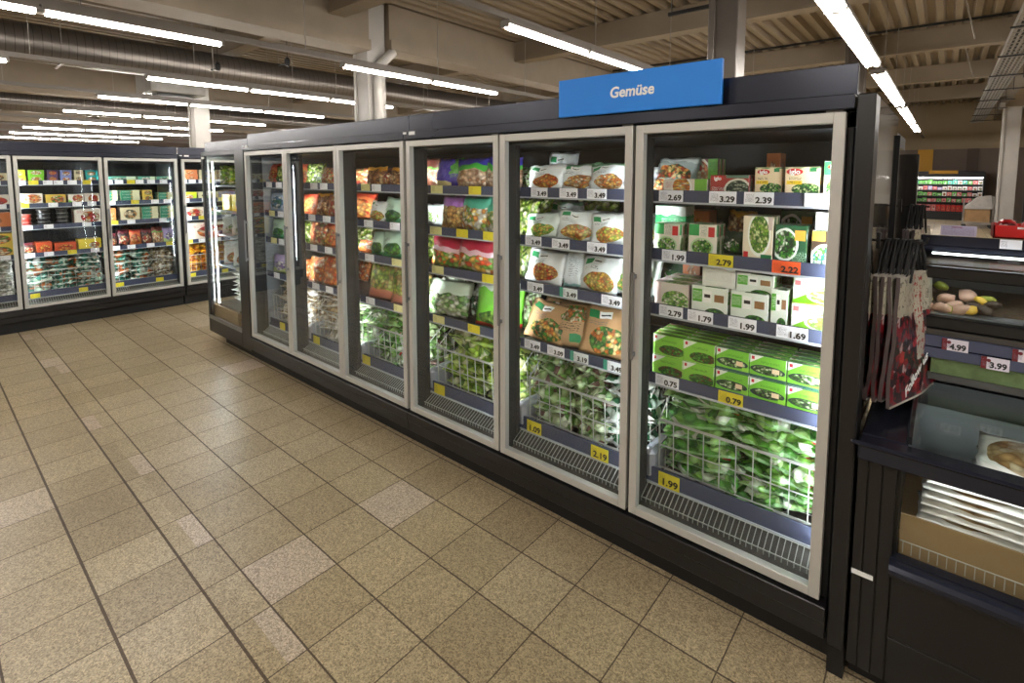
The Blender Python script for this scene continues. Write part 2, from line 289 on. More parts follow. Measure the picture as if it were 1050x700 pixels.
P['c_lett'] = pack('carton_pink_lettuce', (224, 214, 204), [G3, (170, 214, 130), G2, (226, 236, 200)], (.62, .3, .4, .4), 12, rects=((.0, .2, .2, 1.0, (226, 200, 196)),), **CB)
P['c_orange'] = pack('carton_orange', (206, 120, 70), [(226, 190, 150), OR], (.5, .5, .3, .3), 9, **CB)
P['c_lime'] = pack('carton_lime', (190, 214, 40), [TN, OR, CR], (.5, .4, .3, .3), 9, **CB)
P['c_green'] = pack('carton_leaf_green', (120, 196, 40), [TN, OR, WH], (.5, .5, .34, .34), 9, **CB)
P['c_plum'] = pack('carton_plum', (80, 54, 96), [OR, RD, TN], (.5, .5, .34, .34), 9, **CB)
P['c_peri'] = pack('carton_periwinkle', (120, 130, 190), [WH, OR, TN], (.5, .4, .34, .34), 9, **CB)
P['c_cream'] = pack('carton_cream', (206, 196, 160), [(90, 90, 70), CR, TN], (.5, .5, .34, .34), 9, **CB)
P['c_cyan'] = pack('carton_cyan', (60, 190, 190), [YL, WH, TN], (.5, .4, .34, .34), 9, **CB)
P['c_teal'] = pack('carton_teal', (90, 170, 150), [(60, 130, 110), WH, (190, 220, 200)], (.5, .5, .3, .3), 9, rects=((.7, 1.0, .0, 1.0, (206, 226, 200)),), **CB)
P['c_tealcream'] = pack('carton_teal_cream', (50, 140, 110), [CR, YL], (.75, .5, .25, .5), 8, rects=((.62, 1.0, .0, 1.0, (226, 226, 190)),), lines=((.08, .5, .3, .7, (220, 240, 230)),), **CB)
P['c_foodwide'] = pack('carton_white_meal', (230, 222, 214), [OR, RD, CR, TN], (.62, .55, .34, .4), 8, tri=(-1, -1, -.45, (120, 190, 60)), **CB)
P['c_foodwide2'] = pack('carton_yellow_meal', (222, 190, 80), [OR, G2, CR, (150, 80, 50)], (.6, .5, .36, .4), 8, **CB)
P['c_red'] = pack('carton_red_meal', (200, 80, 46), [OR, YL, RD], (.5, .45, .36, .32), 8, **CB)
P['c_pizza'] = pack('carton_pizza', (228, 218, 206), [RD, OR, CR, (206, 60, 60)], (.6, .45, .36, .4), 7, lines=((.1, .5, .7, .9, (200, 80, 80)),), **CB)
P['c_yellow'] = pack('carton_yellow', (236, 214, 60), [(236, 226, 190), OR], (.7, .4, .25, .3), 8, **CB)
P['tub_dark'] = pack('tub_dark_silver', (46, 46, 50), bands=((.7, 1.1, (206, 208, 208)), (.3, .45, (190, 190, 186))), bump=0)
P['tub_red'] = pack('tub_red_silver', (206, 70, 60), bands=((.7, 1.1, (214, 214, 210)),), bump=0)
P['produce'] = pack('produce_mix', (200, 200, 180), fs=5, mott=[G2, RD, WH, OR, G1, (220, 120, 120)])

# ------------------------------------------------------------------ mesh tools
class MB:
    def __init__(s): s.v = []; s.f = []; s.uv = []; s.mi = []
    def quad(s, pts, uv=None, mi=0):
        b = len(s.v); s.v += [tuple(p) for p in pts]; s.f.append(tuple(range(b, b+len(pts))))
        s.uv.append(uv or [(0, 0), (1, 0), (1, 1), (0, 1)][:len(pts)] + [(0, 0)]*(len(pts)-4)); s.mi.append(mi)
    def box(s, x0, x1, y0, y1, z0, z1, mi=0):
        if x0 > x1: x0, x1 = x1, x0
        if y0 > y1: y0, y1 = y1, y0
        if z0 > z1: z0, z1 = z1, z0
        b = len(s.v)
        s.v += [(x0, y0, z0), (x1, y0, z0), (x1, y1, z0), (x0, y1, z0), (x0, y0, z1), (x1, y0, z1), (x1, y1, z1), (x0, y1, z1)]
        for f, uv in (((0, 1, 5, 4), 0), ((2, 3, 7, 6), 0), ((1, 2, 6, 5), 0), ((3, 0, 4, 7), 0), ((4, 5, 6, 7), 0), ((3, 2, 1, 0), 0)):
            s.f.append(tuple(b+i for i in f)); s.uv.append([(0, 0), (1, 0), (1, 1), (0, 1)]); s.mi.append(mi)
        return s
    def bar(s, a, c, r, mi=0, n=4):
        """straight bar of n sides from a to c"""
        a = Vector(a); c = Vector(c); d = (c-a)
        if d.length < 1e-6: return s
        d.normalize(); q = Vector((0, 0, 1)) if abs(d.z) < .9 else Vector((1, 0, 0))
        e = d.cross(q).normalized(); g = d.cross(e); b = len(s.v)
        for p in (a, c):
            for i in range(n):
                an = 2*PI*(i+.5)/n; s.v.append(tuple(p+e*math.cos(an)*r+g*math.sin(an)*r))
        for i in range(n):
            j = (i+1) % n; s.f.append((b+j, b+i, b+n+i, b+n+j)); s.uv.append([(0, 0)]*4); s.mi.append(mi)
        s.f.append(tuple(b+i for i in range(n))); s.uv.append([(0, 0)]*n); s.mi.append(mi)
        s.f.append(tuple(b+n+i for i in reversed(range(n)))); s.uv.append([(0, 0)]*n); s.mi.append(mi)
        return s
    def tube(s, pts, r, mi=0, n=8):
        for a, c in zip(pts[:-1], pts[1:]): s.bar(a, c, r, mi, n)
        return s
    def lathe(s, prof, n=20, cx=0, cy=0, mi=0):
        b = len(s.v)
        for r, z in prof:
            for i in range(n): an = 2*PI*i/n; s.v.append((cx+r*math.cos(an), cy+r*math.sin(an), z))
        for k in range(len(prof)-1):
            for i in range(n):
                j = (i+1) % n
                s.f.append((b+k*n+i, b+k*n+j, b+(k+1)*n+j, b+(k+1)*n+i)); u0, u1 = i/n*2 % 1, (i+1)/n*2 % 1 or 1
                s.uv.append([(u0, k/(len(prof)-1)), (u1, k/(len(prof)-1)), (u1, (k+1)/(len(prof)-1)), (u0, (k+1)/(len(prof)-1))]); s.mi.append(mi)
        s.f.append(tuple(b+i for i in reversed(range(n)))); s.uv.append([(.5, .5)]*n); s.mi.append(mi)
        k = len(prof)-1; s.f.append(tuple(b+k*n+i for i in range(n))); s.uv.append([(.5, .5)]*n); s.mi.append(mi)
        return s
    def mesh(s, name, mats, bevel=0, smooth=False):
        me = bpy.data.meshes.new(name); me.from_pydata(s.v, [], s.f)
        ul = me.uv_layers.new(name='UVMap'); k = 0
        for uvs in s.uv:
            for q in uvs: ul.data[k].uv = q; k += 1
        for m in (mats if isinstance(mats, (list, tuple)) else [mats]): me.materials.append(m)
        for p, mi in zip(me.polygons, s.mi): p.material_index = mi; p.use_smooth = smooth
        if bevel:
            bm = bmesh.new(); bm.from_mesh(me)
            bmesh.ops.bevel(bm, geom=bm.edges[:], offset=bevel, segments=1, affect='EDGES', clamp_overlap=True)
            bm.to_mesh(me); bm.free()
        me.update(); return me
    def build(s, name, mats, parent=None, bevel=0, smooth=False, label=None):
        return link(name, s.mesh(name, mats, bevel, smooth), parent, label)
def link(name, me, parent=None, label=None):
    o = bpy.data.objects.new(name, me); COL.objects.link(o)
    if parent: o.parent = parent
    if label: o['label'] = label
    return o
LABELS = {}
def tag(o, label, cat, group=None):
    o['label'] = label; o['category'] = cat
    if group: o['group'] = group
    LABELS.setdefault(label, []).append(o.name)
    return o
def thing(name, label, cat, mat=None, group=None):
    o = bpy.data.objects.new(name, None); COL.objects.link(o); o.empty_display_size = .1
    if mat is not None: o.matrix_basis = mat
    return tag(o, label, cat, group)
def struct(o): o['kind'] = 'structure'; return o
def T(x, y, z): return Matrix.Translation((x, y, z))
def RZ(a): return Matrix.Rotation(a, 4, 'Z')
def RX(a): return Matrix.Rotation(a, 4, 'X')
def RY(a): return Matrix.Rotation(a, 4, 'Y')

_txt = {}
def text_mesh(s, size, mat, align='LEFT', bold=0, shear=0, extrude=.0006):
    k = (s, size, mat.name, align, bold, shear)
    if k in _txt: return _txt[k]
    cu = bpy.data.curves.new('lettering', 'FONT'); cu.body = s; cu.size = size; cu.align_x = align; cu.offset = bold; cu.shear = shear
    cu.extrude = extrude; cu.resolution_u = 3
    o = bpy.data.objects.new('tmp', cu); COL.objects.link(o)
    bpy.context.view_layer.update()
    me = bpy.data.meshes.new_from_object(o.evaluated_get(bpy.context.evaluated_depsgraph_get()))
    bpy.data.objects.remove(o); me.name = 'lettering'; me.materials.clear(); me.materials.append(mat)
    _txt[k] = me; return me
def lettering(s, size, mat, parent, loc, align='LEFT', bold=0, shear=0, rot=(PI/2, 0, 0), label=None, name='lettering', xs=1):
    o = link(name, text_mesh(s, size, mat, align, bold, shear), parent, label)
    o.location = loc; o.rotation_euler = rot; o.scale = (xs, 1, 1); return o

# pouch: closed pillow bag, front faces -y, origin at the middle of its bottom seam
_bag = {}
def pouch(w, h, d, mat, seed=0, crumple=.012, lean=0.0, nx=11, ny=13, seam=.05):
    w = round(w, 2); h = round(h, 2); k = (w, h, round(d, 2), mat.name, seed, crumple, lean)
    if k in _bag: return _bag[k]
    s = MB(); V = {}
    def P_(i, j, side):
        u = i/nx; v = j/ny; edge = i in (0, nx) or j in (0, ny)
        key = (i, j, 0 if edge else side)
        if key in V: return V[key]
        su = math.sin(PI*u)**.55 if 0 < u < 1 else 0
        vv = (v-seam)/(1-2*seam); sv = math.sin(PI*min(1, max(0, vv)))**.5 if 0 < vv < 1 else 0
        sag = 1.0+.35*(.5-v)
        t = d/2*su*sv*sag
        q = Vector((u*3.1+seed*7.3, v*3.7+seed*1.7, side*5+seed))
        n1 = noise.noise(q); n2 = noise.noise(q*2.7)
        t = t*(1+.35*n1)+(crumple*.7*n2 if not edge else 0)
        x = (u-.5)*w*(1-.06*su*math.sin(PI*v))+crumple*noise.noise(Vector((u*2, v*5, seed+9)))
        z = v*h+crumple*1.2*noise.noise(Vector((u*4, v*2, seed+19)))*(1 if j else .2)
        fold = crumple*1.6*noise.noise(Vector((u*2.2, v*2.0, seed+31)))
        y = -t if side == 0 else t
        V[key] = len(s.v); s.v.append((x, y+fold*v+lean*(v**1.5)*h, z)); return V[key]
    for side in (0, 1):
        for i in range(nx):
            for j in range(ny):
                q = [P_(i, j, side), P_(i+1, j, side), P_(i+1, j+1, side), P_(i, j+1, side)]
                uv = [(i/nx, j/ny), ((i+1)/nx, j/ny), ((i+1)/nx, (j+1)/ny), (i/nx, (j+1)/ny)]
                if side: q.reverse(); uv.reverse()
                s.f.append(tuple(q)); s.uv.append(uv); s.mi.append(0)
    me = s.mesh('pouch', mat, smooth=True); _bag[k] = me; return me
_box = {}
def carton(w, h, d, mat):
    """folding carton: front faces -y, bottom centre front edge at origin"""
    k = (round(w, 3), round(h, 3), round(d, 3), mat.name)
    if k in _box: return _box[k]
    s = MB().box(-w/2, w/2, 0, d, 0, h)
    me = s.mesh('carton', mat)
    bm = bmesh.new(); bm.from_mesh(me)
    bmesh.ops.bevel(bm, geom=bm.edges[:], offset=.0015, segments=1, affect='EDGES')
    bm.to_mesh(me); bm.free(); _box[k] = me; return me
_tub = {}
def tub(r, h, mat, n=16):
    k = (r, h, mat.name)
    if k in _tub: return _tub[k]
    me = MB().lathe([(r*.82, 0), (r*.97, h*.8), (r*1.04, h*.81), (r*1.04, h*.97), (r*.98, h)], n).mesh('tub', mat); _tub[k] = me
    return me

ORD = ['first', 'second', 'third', 'fourth', 'fifth', 'sixth', 'seventh', 'eighth', 'ninth', 'tenth', 'eleventh', 'twelfth', 'thirteenth', 'fourteenth']
TAGN = {}
def tagmat(name, base, mark=(120, 110, 130), corner=None):
    return pack(name, base, bump=0, coat=.3, rough=.3, vary=0, lines=((.05, .34, .2, .85, mark),), rects=((.0, .2, .0, 1.0, corner),) if corner else ())
TM = {'w': tagmat('tag_white', (244, 244, 252)), 'y': tagmat('tag_yellow', (222, 206, 50), (150, 130, 40)),
      'o': tagmat('tag_orange', (240, 96, 50), (160, 50, 30)), 'g': tagmat('tag_white_green', (226, 230, 234), corner=(50, 160, 130)),
      'c': tagmat('tag_cream', (232, 226, 160), (150, 140, 60))}
TW = {'w': 'white', 'y': 'yellow', 'o': 'orange', 'g': 'green-cornered', 'c': 'cream'}
def price_tag(frame, x, y, z, kind, txt, label, wd=.088, ht=.05, group='price tags on the shelf rails', tilt=0, xs=1):
    k = ('tag', kind, wd, ht)
    if k not in _box: _box[k] = MB().box(-wd/2, wd/2, -.0015, .0005, 0, ht).mesh('price_tag', TM[kind])
    o = link('price_tag', _box[k]); o.matrix_basis = frame @ T(x, y, z) @ RX(tilt); tag(o, label, 'price tag', group)
    if txt: lettering(txt, ht*.66, M['ink'], o, (wd/2-.006, -.0025, ht*.15), 'RIGHT', .0011, 0, name='price_digits', xs=.92*xs)
    return o

# ------------------------------------------------------------------ the hall
struct(MB().box(-30, 11, -9, 27, -.12, 0).build('floor', M['floor']))
# floor material reads object coordinates = world metres
s = MB(); z0, z1 = 4.62, 4.72; x = -30.0
pts = []
while x < 11:
    pts += [(x, z1), (x+.09, z1), (x+.13, z0), (x+.22, z0)]; x += .26
for (xa, za), (xb, zb) in zip(pts[:-1], pts[1:]):
    s.quad([(xa, -9, za), (xb, -9, zb), (xb, 27, zb), (xa, 27, za)])
s.box(-30, 11, -9, 27, 4.9, 5.0)
struct(s.build('ceiling', M['deckceil']))
struct(MB().box(-30, 11, 25.5, 25.7, 2.8, 5).box(3.5, 3.85, 25.44, 25.5, 2.8, 4.4).build('wall_north_upper', M['wallup']))
s = MB().box(-30, 11, 25.5, 25.7, 0, 2.8, 0).box(3.5, 3.85, 25.46, 25.5, 1.6, 2.8, 2); s.box(1.95, 2.45, 25.47, 25.5, 0, 2.8, 1)
struct(s.build('wall_north_lower', [M['wallmid'], M['yellow'], simple('dark_taupe_paint', rgb(96, 82, 74), .7)]))
struct(MB().box(-30.2, -30, -9, 27, 0, 5).build('wall_west', M['wallmid']))
struct(MB().box(11, 11.2, -9, 27, 0, 5).build('wall_east', M['wallup']))
struct(MB().box(-30, 11, -9.2, -9, 0, 5).build('wall_south', M['wallup']))
# secondary beams across the hall
for y in (-6.6, -2.2, 2.25, 6.65, 11.1, 15.5, 19.9):
    struct(MB().box(-30, 11, y, y+.25, 4.26, 4.62).box(-30, 11, y-.02, y+.27, 4.2, 4.26).build('ceiling_beam', M['conc']))
# main girders along the hall
for gx in (-24.5, -14.5, -4.55, 4.45):
    for ya, yb, zb in ((-9, 2.95, 3.78), (3.35, 27, 3.86)):
        struct(MB().box(gx-.2, gx+.2, ya, yb, zb+.16, 4.6).box(gx-.26, gx+.26, ya, yb, zb, zb+.16).build('ceiling_girder', M['conc']))
def column(x, y, w, h, m, haunch=True, pipe=False):
    s = MB().box(x-w/2, x+w/2, y-w/2, y+w/2, 0, h)
    if haunch: s.box(x-w*.75, x+w*.75, y-w*.8, y+w*.8, h-.02, h+.14)
    if pipe: s.bar((x+w/2+.085, y-w*.1, 0), (x+w/2+.085, y-w*.1, 3.56), .08, 0, 14).bar((x+w/2+.085, y-w*.1, 3.54), (x+w/2+.085, y+.28, 3.84), .08, 0, 14)
    s.box(x-w/2-.01, x-w/2+.06, y-w/2-.03, y-w/2+.02, 0, h)
    o = s.build('column', m, bevel=.008); return struct(o)
column(-4.62, 3.15, .36, 4.6, M['column'], False, True)
column(-10.3, 2.42, .32, 4.2, M['column'], False)
column(.95, 4.05, .30, 4.62, M['darkcol'], False)
column(1.36, 10.9, .34, 4.62, M['darkcol'], False)
column(4.38, 20.45, .42, 3.86, M['column'])
column(-14.5, 12, .42, 4.2, M['column']); column(-4.5, 14, .42, 3.86, M['column'])

# ceiling_lamp lines: trunking with tubes, every run its own fixture; unseen runs behind the camera added for overall illumination
def lamp_line(x, runs, zl=3.2, twin=False, y0=-8.5, y1=26, tname=''):
    w = .085 if twin else .045
    rail = MB().box(x-.035, x+.035, y0, y1, zl+.07, zl+.13).build('lamp_rail', M['lampbody'])
    tag(rail, 'long pale grey lamp rail %s' % tname, 'lamp rail', None)
    y = y0+1
    if 'hang' not in _box: _box['hang'] = MB().bar((0, 0, 3.32), (0, 0, 4.62), .006).mesh('hanger_wire', M['galv'])
    while y < y1: link('hanger_wire', _box['hang'], rail).location = (x, y, 0); y += 2.2
    for i, (ya, yb) in enumerate(runs):
        n = max(1, round((yb-ya)/1.52)); L = (yb-ya)/n
        for k in range(n):
            r = thing('strip_lamp', 'lit strip lamp, %s from the near end %s' % (ORD[sum(max(1, round((b_-a_)/1.52)) for a_, b_ in runs[:i])+k], tname), 'strip lamp', T(x, ya+L*k, zl), 'strip lamps on the ceiling rails')
            MB().box(-w-.012, w+.012, .01, L-.01, .03, .07).box(-w, w, 0, .03, .0, .05).box(-w, w, L-.03, L, .0, .05).build('lamp_housing', M['lampbody'], r)
            for dx in ((-.05, .05) if twin else (0,)):
                MB().bar((dx, .035, .006), (dx, L-.035, .006), .019 if twin else .021, 0, 8).build('tube', M['tube'], r)
lamp_line(2.09, [(-6.5, -2), (1.9, 6.35), (7.0, 11.5), (12, 16.5), (17, 20)], twin=True, tname='of the rail above the freezer end')
lamp_line(-.44, [(-7, -4), (1.8, 4.8), (8, 12.5), (14, 18.5)], tname='of the rail above the blue sign')
lamp_line(-3.31, [(-7.2, -4.2), (-2.7, .33), (1.8, 4.9), (8, 12.5)], tname='of the large rail at upper left')
lamp_line(-6.28, [(-5.6, -1.1), (.35, 4.85), (8, 12.5)], tname='of the rail beside the big duct')
for q, x in enumerate((-9.15, -12.4, -15.5, -18.6, -21.7, -25.0)):
    lamp_line(x, [(-6, -1.5), (.32, 4.88), (8, 12.5)], tname='of the %s rail beyond the duct' % ORD[q])
lamp_line(5.2, [(-6.5, -.5), (3, 7.5), (9, 15)], tname='of the unseen rail right of the tray')  # out of view, carries on the rail spacing, added for overall illumination
lamp_line(8.2, [(-6.5, -.5), (3, 9)], tname='of the unseen rail nearest the right wall')  # likewise unseen, added to light the hall

def duct(x, z, r, ya, yb, label):
    s = MB(); n = 28; b = 0
    ys = [ya+(yb-ya)*i/30 for i in range(31)]
    for y in ys:
        for i in range(n): an = 2*PI*i/n; s.v.append((x+r*math.cos(an), y, z+r*math.sin(an)))
    for k in range(30):
        for i in range(n):
            j = (i+1) % n; s.f.append((k*n+j, k*n+i, (k+1)*n+i, (k+1)*n+j)); s.uv.append([(0, 0)]*4); s.mi.append(0)
    o = s.build('ventilation_duct', M['duct'], smooth=True); tag(o, label, 'duct')
    h = MB(); y = ya+1
    while y < yb: h.bar((x-r, y, z), (x-r, y, 4.62), .008).bar((x+r, y, z), (x+r, y, 4.62), .008).box(x-r-.01, x+r+.01, y-.02, y+.02, z-r-.02, z-r-.005); y += 1.9
    h.build('duct_hanger', M['galv'], o)
duct(-8.3, 3.86, .30, -8.9, 26, 'large round spiral steel ventilation duct nearest the camera, upper left')
duct(-16.6, 3.8, .30, -8.9, 26, 'round spiral duct in the distance over the far freezers')
# ceiling diffuser
r = thing('air_diffuser', 'boxed ceiling air diffuser with round white face beyond the big duct', 'air diffuser', T(-9.78, 1.72, 3.32))
MB().box(-.5, .5, -.5, .5, .12, .55).build('plenum_box', M['galv'], r, .01)
MB().lathe([(.05, 0), (.46, .04), (.46, .06), (.3, .12)], 28).lathe([(.05, -.03), (.3, -.01), (.3, 0), (.1, .03)], 28).build('diffuser_disc', M['white'], r)
MB().bar((-.45, 0, .5), (-.45, 0, 1.17), .01).bar((.45, 0, .5), (.45, 0, 1.17), .01).build('hanger_rod', M['galv'], r)
# cable tray
s = MB(); tx0, tx1, tz = 3.5, 3.84, 3.7
s.box(tx0, tx0+.012, -8.5, 24, tz, tz+.09).box(tx1-.012, tx1, -8.5, 24, tz, tz+.09)
for k in range(6): xx = tx0+.03+k*.058; s.box(xx-.013, xx+.013, -8.5, 24, tz, tz+.008)
for k in range(130): s.box(tx0, tx1, -8.4+k*.25, -8.36+k*.25, tz-.004, tz+.004)
o = s.build('cable_tray', M['galv']); tag(o, 'long perforated galvanised cable tray under the ceiling at right', 'cable tray')
s = MB()
for k in range(4): s.bar((tx0+.06+k*.07, -8.5, tz+.035), (tx0+.07+k*.07, 24, tz+.035), .018, 0, 6)
s.build('cable_bundle', M['black2'], o)
s = MB()
for k in range(15): s.bar((tx1+.25, -8+k*2.2, tz+.2), (tx1+.25, -8+k*2.2, 4.62), .008).box(tx0-.05, tx1+.3, -8.02+k*2.2, -7.98+k*2.2, tz-.03, tz-.01)
s.build('hanger_bracket', M['black2'], o)
# slim dark rails hung under the deck and sprinkler pipe
for (xa, ya, xb, yb, z, lab) in ((-1.35, 2.6, -.62, 2.6, 4.1, 'short dark hanging rail left of the grey column'), (-.35, 5.4, .55, 5.4, 4.1, 'short dark hanging rail just above the blue sign')):
    o = MB().box(xa, xb, ya-.02, ya+.02, z, z+.05).bar((xa+.05, ya, z), (xa+.05, ya, 4.62), .006).bar((xb-.05, ya, z), (xb-.05, ya, 4.62), .006).build('hanging_rail', M['black2']); tag(o, lab, 'hanging rail')
o = MB().box(-4.2, 4.1, 10.6, 10.64, 4.56, 4.6).build('sprinkler_pipe', M['black2']); tag(o, 'dark pipe running along the ceiling beams behind the grey column', 'pipe')
for q, (xx, yy) in enumerate(((1.35, 6.2), (2.9, 7.6), (3.0, 11.9))):
    o = MB().bar((xx, yy, 4.6), (xx+.25, yy+1.6, 3.95), .012, 0, 6).build('hanging_rod', M['galv'])
    tag(o, ['thin slanting rod beside the grey column', 'slanting rod left of the cable tray, nearer one', 'slanting rod left of the cable tray, farther one'][q], 'rod')
for q, (xx, yy) in enumerate(((-5.6, 2.2), (-6.9, 1.6))):
    o = MB().box(xx-.3, xx, yy-.01, yy+.01, 3.62, 3.64).lathe([(.03, 3.58), (.045, 3.62), (.045, 3.68), (.02, 3.72)], 12, xx, yy).bar((xx, yy, 3.7), (xx, yy, 4.72), .004).build('security_camera', M['black2'])
    tag(o, ['small black dome camera hanging by the white column', 'small black dome camera hanging near the big duct'][q], 'camera')

# ------------------------------------------------------------------ upright freezers
RZS = [1.65, 1.39, 1.141, .82]           # bottoms of the price rails
RH = .055
def shelf_y(): return .095
def freezer(frame, W, doors, label, left_end=True, right_end=True, sticker=True, wall_in='innerdark', flip=False):
    r = thing('upright_freezer', label, 'freezer', frame, 'glass-door upright freezers')
    D = .86
    s = MB()
    s.box(0, W, .80, D, .14, 1.98, 1)                                     # back
    s.box(0, W, .0, D, 1.93, 1.98, 1)                                      # inner roof
    s.box(0, W, .0, D, .14, .25, 0)                                        # floor pan
    if left_end: s.box(-.02, 0.02, .0, D, .14, 2.0, 2)
    if right_end: s.box(W-.02, W+.02, .0, D, .14, 2.0, 2)
    s.build('casing', [M['black'], M[wall_in], M['inner']], r)
    MB().box(.0, W, .03, D, 0, .14).build('plinth', M['black2'], r)
    MB().box(0, W, -.075, .0, .14, .2).box(0, W, -.085, .0, .204, .262).build('front_panel', M['black'], r, .003)
    MB().box(0, W, -.075, .02, 1.984, 2.032).build('header_rail', M['navy'], r, .003)
    MB().box(0, W, -.03, .0, 2.034, 2.135).box(0, W, 0, D, 1.98, 2.05).build('header_panel', M['navy'], r, .002)
    if sticker:
        MB().box(.0, .03, -.078, -.074, 2.016, 2.028).box(.055, .11, -.078, -.074, 2.01, 2.03).build('sticker', M['white'], r)
    # deck with sloping air grille
    for (xa, xb) in doors:
        s = MB(); s.quad([(xa, -.02, .262), (xb, -.02, .262), (xb, .10, .335), (xa, .10, .335)]); s.quad([(xa, .10, .335), (xb, .10, .335), (xb, .8, .36), (xa, .8, .36)])
        s.quad([(xa, -.05, .25), (xb, -.05, .25), (xb, -.02, .262), (xa, -.02, .262)])
        s.build('deck', M['deck'], r)
        g = MB(); n = int((xb-xa-.04)/.0215)
        for k in range(n+1):
            xx = xa+.02+k*.0215
            g.bar((xx, .02, .306), (xx, .088, .345), .0019).bar((xx, .02, .288), (xx, .02, .308), .0019)
        for yy, zz in ((.02, .308), (.088, .345)): g.bar((xa+.015, yy, zz), (xb-.015, yy, zz), .0024)
        g.build('air_grille', M['wire'], r)
        MB().box(xa-.005, xb+.005, .092, .1, .352, .425).box(xa-.005, xb+.005, .088, .1, .346, .354, 1).build('price_rail', [M['rail'], M['railedge']], r)
        kb = MB().box(xa-.02, xa+.045, .085, .3, .36, .50).build('end_bracket', M['bracket'], r, .02)
        for zi, z in enumerate(RZS):
            sh = MB().box(xa+.004, xb-.004, .10, .72, z+.026, z+.036).box(xa+.004, xb-.004, .70, .72, z-.0, z+.08).build('shelf', M['innerdark'], r)
            MB().box(xa+.008, xb-.008, .092, .1, z+.004, z+RH).box(xa+.008, xb-.008, .086, .1, z-.003, z+.005, 1).build('price_rail', [M['rail'], M['railedge']], sh)
    xs = sorted(set([d[0] for d in doors]+[d[1] for d in doors]))
    mull = [doors[0][0]+.005] + [(doors[i][1]+doors[i+1][0])/2 for i in range(len(doors)-1)] + [doors[-1][1]-.005]
    for i, mx in enumerate(mull):
        m_ = MB().box(mx-.026, mx+.026, -.03, .045, .262, 1.93).box(*((mx-.026, mx+.006) if flip else (mx-.006, mx+.026)), .045, .076, .262, 1.93).build('mullion', M['black2'], r, .003)
        if flip and i == len(mull)-1: continue
        lx = mx+(.017 if flip else -.017)
        if i == 0 and left_end and not flip: lx = mx+.014
        MB().box(lx-.008, lx+.008, .046, .055, .40, 1.92).build('led_strip', M['led'], m_)
    for i, (xa, xb) in enumerate(doors):
        a = MB(); t = .035; z0, z1 = .272, 1.976
        a.box(xa, xa+t, -.07, -.035, z0, z1); a.box(xb-t, xb, -.07, -.035, z0, z1)
        a.box(xa+t, xb-t, -.07, -.035, z0, z0+t); a.box(xa+t, xb-t, -.07, -.035, z1-t, z1)
        d = a.build('door', M['frame'], r, .002)
        MB().box(xa+t-.003, xb-t+.003, -.056, -.050, z0+t-.003, z1-t+.003).build('glass_pane', M['glass'], d)
        MB().box(xa+.004, xa+.018, -.098, -.088, .98, 1.36).box(xa+.004, xa+.018, -.09, -.068, 1.33, 1.35).box(xa+.004, xa+.018, -.09, -.068, .99, 1.01).build('handle', M['greymetal'], d, .002, label='grey door handle')
        MB().box(xb-.06, xb-.01, -.05, .0, z1, z1+.008).build('hinge', M['greymetal'], d)
    return r
DL = [-1.925, -1.168, -.392, .395, 1.162, 1.926]; DR = [-1.172, -.396, .367, 1.150, 1.911, 2.668]
X1, X2 = -1.935, .381
F1 = T(X1, 0, 0); F2 = T(X2, 0, 0)
freezer(F1, X2-X1-.002, [(a-X1, b-X1) for a, b in zip(DL[:3], DR[:3])], 'black three-door upright freezer, left half of the near row', True, False)
freezer(F2, 2.69-X2, [(a-X2, b-X2) for a, b in zip(DL[3:], DR[3:])], 'black three-door upright freezer under the blue sign, right half of the near row', False, True)
# end panel at the right end of the near row
r = thing('end_panel', 'tall dark glossy end panel closing the right end of the near freezer row', 'end panel', T(2.697, 0, 0))
gl = NT('smoked_gloss_panel'); gm = gl.pbr(rgb(60, 54, 50), .05, .75, None, .6, 1.0)
MB().box(0, .05, -.075, .05, .13, 2.03).build('edge_post', M['black'], r, .004)
MB().box(0.02, .048, .05, .90, .13, 2.03).build('gloss_sheet', gm, r)
MB().box(.0, .06, .885, .90, .13, 1.95).build('rear_trim', M['black2'], r)
MB().box(0.0, .05, -.04, .86, 0, .13).build('foot', M['black2'], r)
# back-to-back row behind, only its end and top visible
s = MB().box(-4.6, 0, 0, .84, .14, 1.88).box(-4.6, 0, .0, .86, 1.88, 1.98).box(-4.6, 0, 0, .78, 0, .14)
r = thing('rear_freezer', 'freezer standing back to back behind the near row, its end showing at right', 'freezer', T(2.73, .92, 0))
s.build('casing', M['black'], r); MB().box(0.002, .02, .0, .80, .14, 1.9).build('gloss_sheet', gm, r)
MB().box(-.02, .07, .80, .90, .13, 1.89).build('edge_post', M['black'], r, .004)
MB().box(.0, .045, .92, .93, .95, 1.86).build('steel_strip', M['greymetal'], r)

